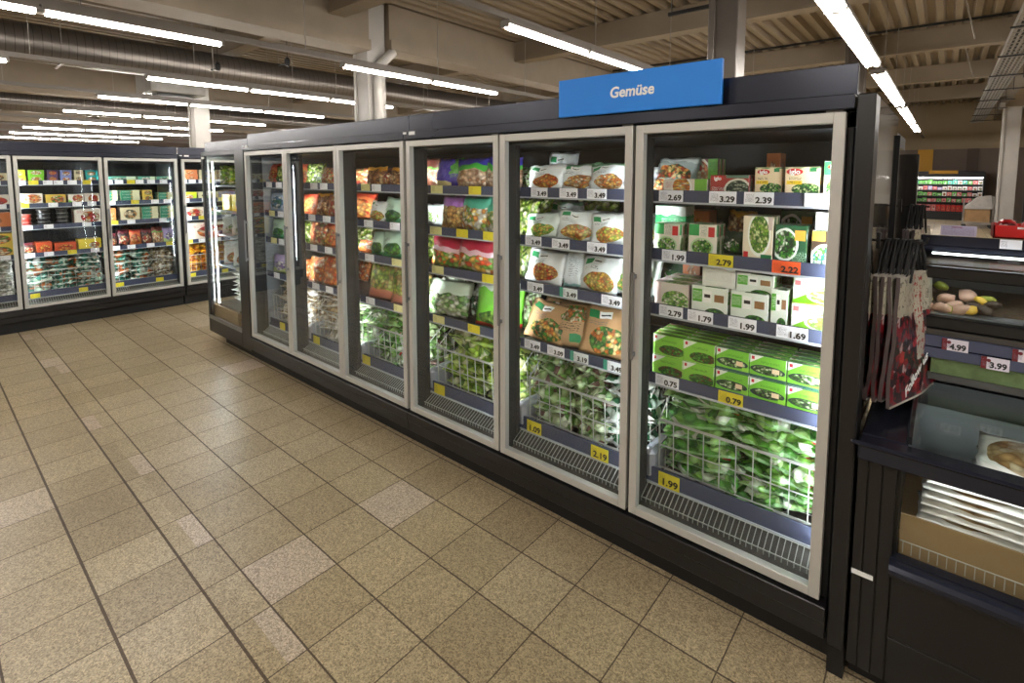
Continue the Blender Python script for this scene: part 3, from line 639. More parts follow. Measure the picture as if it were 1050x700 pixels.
# head unit at the left end, doors facing left, its glass flank facing us
def head_unit():
    r = thing('head_freezer', 'end freezer with glass flank and dark frame at the left end of the near row', 'freezer', T(-2.97, 0, 0), 'glass-door upright freezers')
    W = 1.03
    s = MB().box(0, W, .80, .86, .14, 1.98, 1).box(0, W, -.06, .86, 1.96, 2.0, 0).box(0, W, -.06, .86, .12, .25, 0).box(W-.02, W, 0, .86, .14, 2.0, 1)
    s.build('casing', [M['black'], M['innerdark']], r)
    MB().box(.16, W, .03, .86, 0, .12).build('plinth', M['black2'], r)
    MB().box(0, .05, -.07, -.03, .12, 2.0).box(W-.20, W-.005, -.07, -.0, .12, 2.0).box(.05, W-.2, -.07, -.03, 1.96, 2.0).box(.05, W-.2, -.07, -.03, .12, .26).build('flank_frame', M['black'], r, .003)
    MB().box(.05, W-.2, -.062, -.054, .29, 1.96).build('flank_glass', M['glass'], r)
    MB().box(.03, W-.2, -.073, -.06, .26, .30).build('flank_sill', M['greymetal'], r)
    MB().box(.05, .62, .0, .79, .40, .42).build('deck', M['deck'], r)
    MB().box(-.0, .62, -.02, .79, .26, .40).build('air_duct_front', M['tan'], r)
    MB().box(0, W, -.03, .86, 2.0, 2.10).build('header_panel', M['navy'], r, .002)
    MB().box(.02, .09, -.074, -.069, 1.93, 1.95).build('sticker', M['white'], r)
    for z in RZS:
        sh = MB().box(.12, .72, .02, .78, z-.002, z+.012).build('shelf', M['inner'], r)
        MB().box(.112, .12, .02, .78, z, z+.05).build('price_rail', M['rail'], sh)
    MB().box(.088, .096, .0, .008, .42, 1.9).build('led_strip', M['led'], r); MB().box(.13, .142, .772, .784, .42, 1.9).build('led_strip', M['led'], r)
    # doors on the left face
    for ya, yb in ((-.03, .41), (.42, .86)):
        d = MB().box(-.05, -.01, ya, ya+.04, .27, 1.97).box(-.05, -.01, yb-.04, yb, .27, 1.97).box(-.05, -.01, ya+.04, yb-.04, .27, .31).box(-.05, -.01, ya+.04, yb-.04, 1.93, 1.97).build('door', M['frame'], r, .002)
        MB().box(-.034, -.028, ya+.038, yb-.038, .31, 1.93).build('glass_pane', M['glass'], d)
    return r
head_unit()
# far row: same module, turned to face right
FX = -4.93
FA = T(FX, 0, 0) @ RZ(PI/2)              # local x -> world y, local -y -> world x
def FM(y0): return T(FX, y0, 0) @ RZ(PI/2)
FAR = [(-2.07, [(-2.06, -1.305), (-1.288, -.530+.016), (-.494, .281)]), (.31, [(.331, 1.09), (1.10, 1.86), (1.87, 2.62)])]
for q, (y0, ds) in enumerate(FAR):
    freezer(FM(y0), ds[-1][1]-y0+.012, [(a-y0, b-y0) for a, b in ds], ['long black freezer along the far wall with boxed meals and teal packs', 'far freezer half hidden behind the end unit, with amber packs'][q], flip=True)

# the blue sign
r = thing('department_sign', 'bright blue department sign on top of the near freezer row', 'sign', T(1.552, -.10, 2.032))
MB().box(0, .728, 0, .018, 0, .165).build('board', M['blue'], r, .002)
MB().box(.08, .12, .018, .069, .0, .05).build('bracket', M['greymetal'], r); MB().box(.6, .64, .018, .069, .0, .05).build('bracket', M['greymetal'], r)
p0 = ony(625, 99, -.1); p1 = ony(670, 95, -.1)
tm = text_mesh('Gemüse', .062, M['white'], 'LEFT', .0016, .12)
wt = max(v.co.x for v in tm.vertices)-min(v.co.x for v in tm.vertices)
lettering('Gemüse', .062, M['white'], r, (p0.x-1.552, -.0015, p0.z-2.032-.006), 'LEFT', .0016, .12, xs=(p1.x-p0.x)/wt, label='white slanted letters reading Gemüse')

# ------------------------------------------------------------------ goods on the shelves
ITEMS = []
ZS = .0375
NEAR = ['leftmost near door', 'second near door', 'third near door', 'fourth near door', 'fifth near door', 'rightmost near door']
SH = ['top shelf', 'second shelf', 'third shelf', 'fourth shelf']
def put(frame, mesh, x, y, z, look, cat, place, rot=None, name=None, group=None, lift=0, kids=None):
    ITEMS.append((place, x, frame @ T(x, y, z) @ (rot or Matrix()), mesh, look, cat, name or cat.replace(' ', '_'), group or place, kids))
def bag(frame, x, y, z, w, h, key, look, place, d=.06, lean=-.28, yaw=0, seed=None, roll=0, kids=None):
    seed = rnd.randrange(4) if seed is None else seed
    me = pouch(w, h, d, P[key], seed, .014)
    put(frame, me, x, y, z+.004, look, 'bag', place, RZ(yaw) @ RX(lean) @ RY(roll), 'food_bag', kids=kids)
def box(frame, x, y, z, w, h, d, key, look, place, yaw=0, kids=None, name='food_box'):
    put(frame, carton(w, h, d, P[key]), x, y, z, look, 'box', place, RZ(yaw), name, kids=kids)
I4 = Matrix()
def near(door, row, kind, px0, px1, pyt, y, key, look, back=0, lift=0, **kw):
    """goods measured in the photo: left and right edge, top edge and depth on the shelf"""
    zb = RZS[row]+ZS+lift
    zm = ony((px0+px1)/2, pyt, y); x0 = ony(px0, pyt, y).x; x1 = ony(px1, pyt, y).x
    wdt = max(.03, x1-x0); x = (x0+x1)/2; h = max(.02, zm.z-zb)
    h = min(h, (RZS[row-1]-.006 if row else 1.925)-zb-.004)
    pl = SH[row]+', '+NEAR[door]
    if lift: pl = 'upper layer, '+pl
    for b in range(back+1):
        p2 = pl if not b else ('behind, '+pl if b == 1 else 'third row back, '+pl)
        if kind == 'bag':
            lean = kw.get('lean', -.26)
            dd = kw.get('d', .055)
            bag(I4, x+b*.012, y+.03+b*.085, zb, wdt, h/math.cos(lean), key, look, p2, d=dd, lean=lean, yaw=kw.get('yaw', rnd.uniform(-.12, .12)), roll=kw.get('roll', rnd.uniform(-.05, .05)), kids=kw.get('kids'))
        else:
            dp = kw.get('d', .05)
            box(I4, x, y+b*(dp+.004), zb, wdt-.004, h, dp, key, look, p2, yaw=kw.get('yaw', 0), kids=kw.get('kids') if not b else None)
def badge_iglo(w, h, size=.022, u=.3, v=.84):
    def f(o):
        w = max(q.co.x for q in o.data.vertices)*2; h = max(q.co.z for q in o.data.vertices)
        b = link('logo_badge', MB().lathe([(size*.62, 0), (size*.62, .0008)], 18).mesh('logo_badge', M['red']), o, 'red oval logo badge')
        b.rotation_euler = (PI/2, 0, 0); b.scale = (1.75, .8, 1); b.location = ((u-.5)*w, -.0004, v*h)
        lettering('iglo', size, M['white'], o, ((u-.5)*w, -.0022, v*h-size*.33), 'CENTER', .0006, name='logo_lettering')
    return f
def word(txt, size, u, v, w, h, mat='ink', rot=0):
    def f(o): lettering(txt, size, M[mat], o, ((u-.5)*w, -.0015, v*h), 'CENTER', .0002, rot=(PI/2, rot, 0))
    return f
B = 'bag'; C = 'box'
# --- rightmost door
D = 5
near(D, 0, B, 669, 712, 162, .26, 'silver_pan', 'silver stir-fry bag', d=.07, lean=-.35)
near(D, 0, B, 667, 684, 184, .13, 'silver_pan', 'small silver stir-fry bag', lean=-.3)
near(D, 0, C, 701, 737, 163, .36, 'c_iglo_brown', 'brown and green meal box', back=1, kids=badge_iglo(.17, .15, .02, .2, .9))
near(D, 0, C, 680, 726, 183.5, .12, 'c_flat', 'flat white and green meal box', d=.14)
near(D, 0, C, 728, 769, 179.5, .12, 'c_iglo_red', 'red and green spinach box', back=3, kids=badge_iglo(.158, .1, .021, .2, .84))
near(D, 0, C, 774, 803, 171.5, .13, 'c_iglo_beige', 'narrow beige vegetable box', back=2, kids=badge_iglo(.1, .13, .021, .32, .84))
near(D, 0, C, 805, 842, 171, .12, 'c_iglo_beige', 'wide beige vegetable box', back=3, kids=badge_iglo(.125, .13, .026, .28, .84))
near(D, 0, C, 845, 868, 165, .12, 'c_bowl', 'cream and green tall box', back=2, kids=badge_iglo(.075, .15, .02, .5, .84))
near(D, 0, C, 786, 801, 157, .5, 'c_orange', 'slim brown box at the back', d=.1)
near(D, 1, C, 672, 704, 211, .24, 'c_tallgreen', 'tall green and white box', back=1)
near(D, 1, C, 671, 698, 229, .12, 'c_bowl', 'white bowl vegetable box', back=1)
near(D, 1, C, 706, 736, 230, .14, 'c_bowl', 'tan and white broccoli box', back=1)
near(D, 1, C, 705, 728, 216, .34, 'c_orange', 'dull orange box', d=.1)
near(D, 1, B, 726, 752, 214, .42, 'darkgreen_bag', 'dark green bag', back=0)
near(D, 1, B, 742, 770, 218, .36, 'brown_mix', 'brown mixed bag', back=0)
near(D, 1, B, 738, 760, 238, .2, 'darkgreen_bag', 'short dark green bag')
near(D, 1, C, 762, 794, 221.5, .12, 'c_salad', 'green bean bowl box', back=1)
near(D, 1, C, 795, 829, 231, .12, 'c_dark', 'dark green bowl box', back=1)
near(D, 1, C, 801, 836, 216, .34, 'c_dark', 'tall dark green box', d=.1)
near(D, 1, C, 832, 862, 237, .115, 'c_dark2', 'brown potato meal box', back=1, d=.07)
near(D, 1, C, 836, 866, 218, .14, 'c_white', 'plain white box lying flat', lift=ony(847, 237, .12).z-RZS[1]-ZS+.001, d=.1)
near(D, 2, C, 671, 707, 290, .12, 'c_lett', 'white lettuce-print box', back=2, d=.08)
near(D, 2, B, 672, 704, 264, .36, 'darkgreen_bag', 'dark green leaf bag')
near(D, 2, C, 700, 719, 264, .4, 'c_orange', 'orange box', d=.1)
z_ = RZS[2]+ZS-.001
near(D, 2, C, 709, 747, 294, .115, 'c_whitelogo', 'white box with green label', back=1, d=.11)
near(D, 2, C, 720, 755, 274, .13, 'c_white', 'plain white box end', lift=ony(735, 295, .12).z-z_, d=.15)
near(D, 2, C, 749, 789, 300, .115, 'c_whitelogo', 'white box with green label', back=1, d=.11)
near(D, 2, C, 755, 795, 281, .13, 'c_whitelogo', 'white box with green label', lift=ony(770, 302, .12).z-z_, d=.13)
near(D, 2, C, 790.5, 809, 297, .115, 'c_whitelogo', 'narrow upright white box', d=.12)
near(D, 2, C, 811, 862, 313, .115, 'c_diag', 'green diagonal-print box', back=1, d=.1)
near(D, 2, C, 813, 866, 284, .13, 'c_diag', 'green diagonal-print box', lift=ony(835, 314, .12).z-z_+.001, d=.16)
near(D, 2, B, 780, 812, 276, .46, 'brown_mix', 'brown mixed bag')
z4 = RZS[3]+ZS
xs_ = [ony(a, 385, .115).x for a in (668, 700, 733, 768, 807, 851)]
for i in range(5):
    w_ = xs_[i+1]-xs_[i]-.004; xc = (xs_[i]+xs_[i+1])/2
    for lv in range(2):
        for b in range(4):
            if b >= 2 and lv == 0: continue
            pl = ('upper' if lv else 'lower')+' layer, fourth shelf, '+NEAR[D]
            if b: pl = ['', 'second row back, ', 'third row back, ', 'last row back, '][b]+pl
            box(I4, xc+rnd.uniform(-.003, .003), .115+b*.05, z4+lv*.0965, w_, .095, .046, 'c_spin' if i < 2 else 'c_pan', 'green spinach box', pl)
# --- second door from right
D = 4
for row, spec in ((0, [(521, 540, 172, .3, 'lettuce', 'pale green salad bag'), (538, 574, 169, .12, 'w_orange', 'white bag, orange bowl print'), (567, 612, 168, .14, 'w_tan', 'white bag, stir-fry print'), (600, 638, 169, .13, 'w_tan', 'white bag, stir-fry print'), (630, 660, 172, .15, 'w_plain', 'white bag')]),
                  (1, [(521, 546, 206, .16, 'sprout', 'yellow-green bag'), (536, 570, 220, .12, 'w_green', 'white bag, green bowl print'), (567, 606, 217, .13, 'w_yellow', 'white bag, yellow pasta print'), (603, 640, 219, .12, 'w_yellow', 'white bag, yellow pasta print'), (634, 662, 221, .15, 'w_green', 'white bag')]),
                  (2, [(521, 540, 250, .18, 'sprout', 'green salad bag'), (533, 574, 257, .12, 'w_orange', 'white bag, orange bowl print'), (573, 595, 258, .13, 'w_plain', 'plain white bag seen from behind'), (589, 630, 265, .12, 'w_yellow', 'white bag, yellow pasta print'), (624, 660, 262, .15, 'w_green', 'white bag, green print')]),
                  (3, [(533, 573, 315, .12, 'kraft', 'brown paper bag'), (563, 601, 317, .13, 'kraft2', 'brown paper bag, leaf print'), (592, 641, 320, .12, 'kraft', 'brown paper bag, vegetable print')])):
    for a, b, t_, y, k, lk in spec:
        near(D, row, B, a, b, t_, y, k, lk, back=1, lean=-.45 if row == 3 else -.3, roll=rnd.uniform(-.12, .12))
near(D, 0, B, 556, 585, 157, .34, 'w_orange', 'white bag, orange food print', lean=-.3)
near(D, 1, B, 556, 590, 207, .3, 'w_tan', 'white bag, brown food print', lean=-.3)
near(D, 1, B, 585, 628, 206, .36, 'sprout', 'pale yellow-green bag', lean=-.2)
near(D, 2, B, 600, 640, 247, .34, 'w_plain', 'white bag lying back', lean=-.6)
near(D, 3, B, 520, 545, 300, .24, 'lettuce', 'pale green salad bag', lean=-.3)
near(D, 3, B, 575, 640, 297, .45, 'brown_mix', 'brown bag', lean=-.5)
# --- third door from right
D = 3
for row, spec in ((0, [(430, 446, 163, .16, 'beige_bag', 'beige bag, dark top'), (444, 459, 163, .12, 'purple', 'violet bag'), (456, 470, 163, .14, 'green_purple', 'green and violet bag'), (466, 496, 163, .13, 'fries_blue', 'potato fries bag, blue top'), (493, 520, 163, .14, 'fries_blue', 'potato fries bag, blue top')]),
                  (1, [(430, 452, 210, .22, 'white_veg', 'white vegetable bag'), (450, 471, 202, .12, 'fries_lilac', 'fries bag, lilac top'), (468, 496, 203, .13, 'teal_mix', 'mixed vegetable bag, teal top'), (490, 520, 207, .14, 'teal_mix', 'mixed vegetable bag, teal top')]),
                  (2, [(430, 444, 243, .24, 'sprout', 'yellow-green bag'), (440, 469, 238, .12, 'veg_red', 'mixed vegetable bag, red top'), (467, 501, 240, .12, 'veg_red', 'mixed vegetable bag, red top'), (498, 522, 246, .3, 'darkgreen_bag', 'dark green bag')]),
                  (3, [(434, 474, 290, .12, 'broc', 'pale green printed bag'), (466, 492, 290, .2, 'darkmix', 'dark green leaf bag')])):
    for a, b, t_, y, k, lk in spec:
        near(D, row, B, a, b, t_, y, k, lk, back=1, lean=-.14 if row < 3 else -.3, d=.08)
near(D, 3, B, 484, 520, 291, .12, 'brightgreen', 'bright green bag', back=1, lean=-.2, d=.08, kids=word('FORTE', .03, .55, .5, .2, .2))
near(D, 3, B, 440, 485, 278, .4, 'darkmix', 'dark green leaf bag', lean=-.2)
# --- third door from left
D = 2
for row, spec in ((0, [(352, 374, 173, .14, 'orange_mix', 'orange mixed bag'), (371, 392, 172, .13, 'brown_mix', 'brown mixed bag, yellow top'), (389, 402, 172, .15, 'darkmeal', 'dark printed bag'), (397, 420, 173, .14, 'brown_mix', 'brown mixed bag, yellow top')]),
                  (1, [(352, 378, 198, .2, 'redorange', 'orange printed bag, yellow top'), (374, 392, 207, .12, 'w_yellow', 'white and yellow bag'), (388, 412, 203, .12, 'mint', 'pale mint bag'), (408, 424, 206, .14, 'mint', 'pale mint bag')]),
                  (2, [(352, 377, 234, .2, 'sprout', 'yellow-green bag'), (363, 378, 246, .13, 'carrot', 'orange vegetable bag'), (376, 392, 238, .12, 'mint', 'pale mint bag'), (389, 411, 237, .12, 'mint', 'pale mint bag'), (408, 424, 244, .16, 'beige_bag', 'beige bag')]),
                  (3, [(362, 374, 269, .4, 'carrot', 'orange vegetable bag'), (375, 402, 274, .12, 'rhubarb', 'green and pink vegetable bag'), (398, 424, 282, .12, 'rhubarb', 'green and pink vegetable bag')])):
    for a, b, t_, y, k, lk in spec:
        near(D, row, B, a, b, t_, y, k, lk, back=1 if row > 1 else 0, lean=-.2, d=.07)
# --- second door from left
D = 1
for row, spec in ((0, [(300, 313, 168, .2, 'redorange', 'orange and green box bag'), (311, 327, 168, .16, 'sprout', 'green bag'), (324, 340, 172, .12, 'orange_mix', 'orange mixed bag'), (336, 352, 173, .14, 'orange_mix', 'orange mixed bag')]),
                  (1, [(303, 321, 199, .12, 'redorange', 'orange printed bag'), (319, 334, 199, .14, 'brown_mix', 'brown and yellow bag'), (331, 352, 200, .13, 'orange_mix', 'orange mixed bag')]),
                  (2, [(303, 318, 226, .14, 'sprout', 'yellow bag'), (310, 331, 226, .12, 'orange_mix', 'orange mixed bag'), (328, 341, 227, .12, 'redorange', 'red and white bag'), (338, 353, 230, .14, 'orange_mix', 'orange mixed bag')]),
                  (3, [(304, 318, 266, .14, 'carrot', 'orange carrot bag'), (314, 331, 264, .12, 'carrot', 'orange carrot bag'), (328, 352, 264, .13, 'carrot', 'orange-red vegetable bag')])):
    for a, b, t_, y, k, lk in spec:
        near(D, row, B, a, b, t_, y, k, lk, back=0, lean=-.2, d=.06)
# --- leftmost door
D = 0
for row, spec in ((0, [(270, 282, 169, .13, 'redorange', 'orange and green bag'), (280, 292, 169, .12, 'sprout', 'green bag'), (289, 300, 170, .14, 'w_green', 'white and green bag')]),
                  (1, [(274, 288, 198, .12, 'paleblue', 'pale blue bag'), (284, 300, 200, .14, 'lilac', 'lilac bag')]),
                  (2, [(275, 290, 224, .12, 'mint', 'mint green bag'), (286, 300, 226, .14, 'mint', 'mint green bag')]),
                  (3, [(278, 292, 262, .12, 'lilac', 'lilac bag'), (287, 300, 258, .14, 'lilac', 'lilac bag')])):
    for a, b, t_, y, k, lk in spec:
        near(D, row, B, a, b, t_, y, k, lk, back=0, lean=-.15, d=.06)

# --- wire baskets with piles of bags
def basket(frame, xa, xb, look, fills, door, front_y=.125, divider=True, wires=10):
    z0 = .372; r = thing('wire_basket', 'white wire basket at the bottom behind the '+door, 'basket', frame, 'wire baskets in the freezers')
    s = MB(); zt = .655
    n = wires
    for k in range(n+1):
        xx = xa+(xb-xa)*k/n; s.bar((xx, front_y, z0+.05), (xx, front_y-.012, zt), .0026)
    for zz in (z0+.05, .53, zt-.006, zt): s.bar((xa, front_y-.012*(zz-z0)/(zt-z0), zz), (xb, front_y-.012*(zz-z0)/(zt-z0), zz), .0036 if zz > .6 else .0028)
    s.build('front_grid', M['wire'], r)
    for xx in (xa, xb):
        g = MB(); top = .8
        for k in range(9):
            yy = front_y+.07*k; g.bar((xx, yy, z0), (xx, yy, min(top, zt+.02+.05*k)), .0024)
        g.bar((xx, front_y, zt), (xx, front_y+.2, top), .003).bar((xx, front_y+.2, top), (xx, front_y+.56, top), .003).bar((xx, front_y, .53), (xx, front_y+.56, .53), .0026).bar((xx, front_y, z0), (xx, front_y+.56, z0), .003)
        g.build('side_grid', M['wire'], r)
    g = MB()
    for k in range(9): g.bar((xa, front_y+.07*k, z0), (xb, front_y+.07*k, z0), .0026)
    g.build('bottom_grid', M['wire'], r)
    nc = len(fills)
    for c, (key, lk, layers, u0, u1) in enumerate(fills):
        cx = xa+(xb-xa)*(u0+u1)/2; cw = (xb-xa)*(u1-u0)*1.03
        st = ['left stack', 'middle stack', 'right stack'][c if nc > 2 else c*2] if nc > 1 else 'single stack'
        nm_, cat_ = PILE[key]
        dz = .40/layers
        for L in range(layers):
            me = pouch(cw*rnd.choice((1, 1.06)), .26, dz*1.9, P[key], (L*3+c) % 6, .05, 0)
            m = frame @ T(cx+rnd.uniform(-.02, .02), front_y+.02+rnd.uniform(0, .03), z0+.04+L*dz) @ RZ(rnd.uniform(-.3, .3)) @ RY(rnd.uniform(-.2, .2)) @ RX(-PI/2+rnd.uniform(-.1, .2))
            o = link(nm_, me); o.matrix_basis = m
            pos = 'topmost' if L == layers-1 else 'lowest' if L == 0 else ORD[layers-1-L]+' from top'
            tag(o, '%s, %s of %s, basket of %s' % (lk, pos, st, door), cat_, 'packs piled in the basket of the '+door)
        o = link(nm_, pouch(cw, .24, dz*1.9, P[key], (c+1) % 6, .05, 0)); o.matrix_basis = frame @ T(cx, front_y+.34, z0+.03+(layers-1)*dz) @ RZ(rnd.uniform(-.2, .2)) @ RX(-PI/2)
        tag(o, '%s behind the top of the %s, basket of %s' % (lk, st, door), cat_, 'packs piled in the basket of the '+door)
PILE = {'spinach': ('spinach_bag', 'bag'), 'lettuce': ('salad_bag', 'bag'), 'darkmix': ('vegetable_bag', 'bag'), 'sprout': ('vegetable_bag', 'bag'), 'carrot': ('carrot_bag', 'bag'),
        'brownwhite': ('frozen_pack', 'pack'), 'broc': ('vegetable_bag', 'bag'), 'white_pile': ('frozen_pack', 'pack'), 'teal_pile': ('fish_pack', 'pack'), 'amber_pile': ('snack_bag', 'bag')}
def nb(d): return DL[d]+.055, DR[d]-.01
basket(I4, *nb(5), '', [('spinach', 'spinach bag', 7, 0, .5), ('spinach', 'spinach bag', 7, .5, 1)], NEAR[5])
basket(I4, *nb(4), '', [('lettuce', 'leafy salad bag', 6, 0, .34), ('lettuce', 'leafy salad bag', 6, .33, .66), ('darkmix', 'green and white bag', 6, .67, 1)], NEAR[4])
basket(I4, *nb(3), '', [('sprout', 'yellow-green vegetable bag', 6, 0, .5), ('sprout', 'yellow-green vegetable bag', 6, .5, 1)], NEAR[3])
basket(I4, *nb(2), '', [('spinach', 'green vegetable bag', 6, 0, .5), ('lettuce', 'pale green vegetable bag', 6, .5, 1)], NEAR[2])
basket(I4, *nb(1), '', [('brownwhite', 'brown and white pack', 6, 0, .45), ('broc', 'pale green bag', 6, .46, 1)], NEAR[1])
basket(I4, *nb(0), '', [('brownwhite', 'grey-brown pack', 6, .1, .55), ('brownwhite', 'grey-brown pack', 6, .56, 1)], NEAR[0])

# --- price tags of the near row
tags = {5: [[(688, 'w', '2.69'), (741, 'w', '3.29'), (778, 'w', '2.39'), (842, 'w', '')], [(691, 'w', '1.99'), (739, 'y', '2.79'), (806, 'o', '2.22')], [(688, 'w', '2.79'), (718, 'w', '1.79'), (761, 'w', '1.99'), (812, 'w', '1.69')], [(684, 'w', '0.75'), (749, 'y', '0.79')], [(686, 'y', '1.99')]],
        4: [[(553, 'w', '3.49'), (583, 'w', '3.49'), (612, 'w', '3.49')], [(547, 'w', '3.49'), (575, 'w', '3.49'), (612, 'w', '3.49')], [(549, 'w', '3.49'), (583, 'g', '3.49'), (627, 'w', '3.49')], [(546, 'w', '3.49'), (570, 'w', '3.09'), (594, 'g', '3.19'), (629, 'g', '3.49')], [(548, 'y', '1.09'), (615, 'y', '2.19')]],
        3: [[(448, 'c', ''), (487, 'y', '')], [(447, 'c', ''), (474, 'y', ''), (502, 'y', '')], [(449, 'c', ''), (501, 'y', '')], [(450, 'c', ''), (486, 'y', '')], [(451, 'y', '')]],
        2: [[(375, 'c', ''), (386, 'w', '')], [(378, 'w', ''), (405, 'w', '')], [(379, 'w', ''), (407, 'c', '')], [(380, 'w', ''), (409, 'c', '')], [(376, 'y', '')]],
        1: [[(322, 'w', ''), (332, 'w', '')], [(320, 'w', ''), (335, 'w', '')], [(322, 'w', ''), (337, 'w', '')], [(324, 'w', ''), (338, 'w', '')], [(325, 'y', '')]],
        0: [[(276, 'w', ''), (286, 'w', '')], [(279, 'c', ''), (288, 'w', '')], [(281, 'c', ''), (289, 'w', '')], [(284, 'w', '')], [(290, 'y', '')]]}
for D, rows in tags.items():
    for ri, row in enumerate(rows):
        z = (RZS+[.35])[ri]+.004; bt = ri == 4
        for k, (px, kd, tx) in enumerate(row):
            p = ony(px, 300, .089); x = p.x
            # refine: the plane point is nearly independent of the row height
            lab = '%s price tag%s, %s from left, %s, %s' % (TW[kd], ' reading '+tx if tx else '', ORD[k], SH[ri]+' rail' if not bt else 'lowest rail', NEAR[D])
            hd = .050; cr = {5: .115, 4: .1, 3: .1, 2: .09, 1: .08, 0: .07}[D]
            for _ in range(3):
                py = CYP - F*((Vector((x, .089, z+.02))-CAM).dot(UP))/((Vector((x, .089, z+.02))-CAM).dot(FW)); x = ony(px, py, .089).x
            price_tag(I4, x, .088 if not bt else .0865, z, kd, tx, lab, wd=.108 if kd in 'wgc' else .098, ht=hd if not bt else .066, xs=1.15)
# --- far row
FARN = ['leftmost far door', 'second far door', 'third far door', 'fourth far door']
def farload(y0, xa, xb, dn, rows, piles, fm):
    W = xb-xa
    for ri, row in enumerate(rows):
        zb = RZS[ri]+ZS
        for (u0, u1, h, key, look, st, kd) in row:
            x = xa-y0+W*(u0+u1)/2; wd = W*(u1-u0)-.006; z = zb
            for L in range(st):
                pl = ('%s layer, ' % (ORD[L]) if st > 1 else '')+SH[ri]+', '+dn
                if kd == 'box': box(fm, x+rnd.uniform(-.003, .003), .115, z, wd, h, .16, key, look, pl); z += h+.001
                elif kd == 'bag': bag(fm, x, .15, z, wd, h, key, look, pl, lean=-.2); z += h
                elif kd == 'tub':
                    put(fm, tub(wd/2*.96, h, P[key]), x, .19, z, look, 'tub', pl, name='food_tub'); z += h+.001
    basket(fm, xa-y0+.05, xb-y0-.04, '', piles, dn, wires=11)
bx = 'box'; bg = 'bag'
y0, ds = FAR[0]
farload(y0, *ds[0], FARN[0], [[(.5, .74, .1, 'c_cream', 'cream box', 1, bx), (.76, .98, .1, 'c_cream', 'cream box', 1, bx)], [(.5, .98, .12, 'c_pizza', 'wide white box', 1, bx)],
    [(.5, .98, .17, 'c_orange', 'orange box', 1, bx)], [(.55, .98, .13, 'c_foodwide2', 'orange printed box', 2, bx)]], [('white_pile', 'white bag', 6, .3, .65), ('white_pile', 'white bag', 6, .65, 1)], FM(y0))
farload(y0, *ds[1], FARN[1], [
    [(.03, .15, .068, 'c_lime', 'lime box', 2, bx), (.17, .35, .068, 'c_green', 'leaf green box', 2, bx), (.38, .51, .068, 'c_plum', 'dark plum box', 2, bx), (.53, .67, .068, 'c_peri', 'periwinkle box', 2, bx), (.69, .81, .068, 'c_cream', 'cream box', 2, bx), (.83, .99, .068, 'c_cyan', 'cyan box', 2, bx)],
    [(.03, .32, .125, 'c_foodwide', 'wide white meal box', 1, bx), (.34, .58, .11, 'c_foodwide2', 'yellow meal box', 1, bx), (.6, .79, .11, 'c_foodwide', 'white meal box', 1, bx), (.8, .99, .115, 'c_pizza', 'pale meal box', 1, bx)],
    [(.04, .19, .046, 'tub_red', 'red and silver tub', 3, 'tub'), (.23, .4, .046, 'tub_dark', 'dark tub with silver rim', 4, 'tub'), (.45, .61, .046, 'tub_dark', 'dark tub with silver rim', 4, 'tub'), (.66, .99, .175, 'c_pizza', 'large pizza box', 1, bx)],
    [(.03, .19, .13, 'darkmeal', 'dark meal bag', 1, bg), (.2, .38, .13, 'c_red', 'red meal box', 1, bx), (.4, .66, .11, 'c_red', 'wide orange-red box', 1, bx), (.68, .97, .13, 'c_yellow', 'yellow box', 1, bx)]],
    [('teal_pile', 'teal and white pack', 7, 0, .33), ('teal_pile', 'teal and white pack', 7, .34, .66), ('teal_pile', 'teal and white pack', 7, .67, 1)], FM(y0))
farload(y0, *ds[2], FARN[2], [
    [(.02, .46, .06, 'c_teal', 'flat teal box', 1, bx), (.48, .73, .06, 'c_teal', 'flat teal box', 1, bx), (.75, .98, .06, 'c_teal', 'flat pale teal box', 1, bx)],
    [(.02, .2, .035, 'c_tealcream', 'teal and cream box', 4, bx), (.23, .5, .035, 'c_tealcream', 'teal and cream box', 4, bx), (.53, .68, .07, 'c_foodwide2', 'olive box', 2, bx), (.76, .99, .035, 'c_tealcream', 'teal and cream box', 3, bx)],
    [(.03, .16, .17, 'c_orange', 'tall tan box', 1, bx), (.22, .49, .175, 'c_cream', 'large cream box', 1, bx), (.51, .75, .043, 'c_tealcream', 'teal and cream box', 4, bx), (.77, .99, .043, 'c_tealcream', 'teal and cream box', 4, bx)],
    [(.02, .17, .17, 'darkmeal', 'dark meal bag', 1, bg), (.16, .34, .21, 'darkmeal', 'dark meal bag', 1, bg), (.33, .5, .2, 'redorange', 'red-orange meal bag', 1, bg), (.49, .66, .2, 'darkmeal', 'dark meal bag', 1, bg), (.65, .82, .22, 'beige_bag', 'beige meal bag', 1, bg), (.81, .98, .2, 'lilac', 'lilac bag', 1, bg)]],
    [('teal_pile', 'teal and white pack', 7, 0, .33), ('teal_pile', 'teal and white pack', 7, .34, .66), ('brownwhite', 'brown and white pack', 6, .67, 1)], FM(y0))
y0, ds = FAR[1]
farload(y0, *ds[0], FARN[3], [
    [(.03, .33, .075, 'c_orange', 'orange box', 2, bx), (.35, .66, .075, 'c_cream', 'cream box', 2, bx), (.68, .97, .075, 'c_cream', 'cream box', 2, bx)],
    [(.03, .3, .1, 'c_lime', 'pale lime box', 1, bx), (.32, .66, .1, 'c_cream', 'cream box', 1, bx), (.68, .97, .1, 'c_peri', 'blue box', 1, bx)],
    [(.03, .4, .14, 'c_pizza', 'white box', 1, bx), (.42, .7, .12, 'c_dark2', 'dark box', 1, bx), (.72, .98, .14, 'c_cream', 'pale box', 1, bx)],
    [(.04, .98, .24, 'c_pizza', 'large white pizza box', 1, bx)]],
    [('amber_pile', 'amber yellow bag', 6, 0, .33), ('amber_pile', 'amber yellow bag', 6, .34, .66), ('amber_pile', 'amber yellow bag', 6, .67, 1)], FM(y0))
k = 0
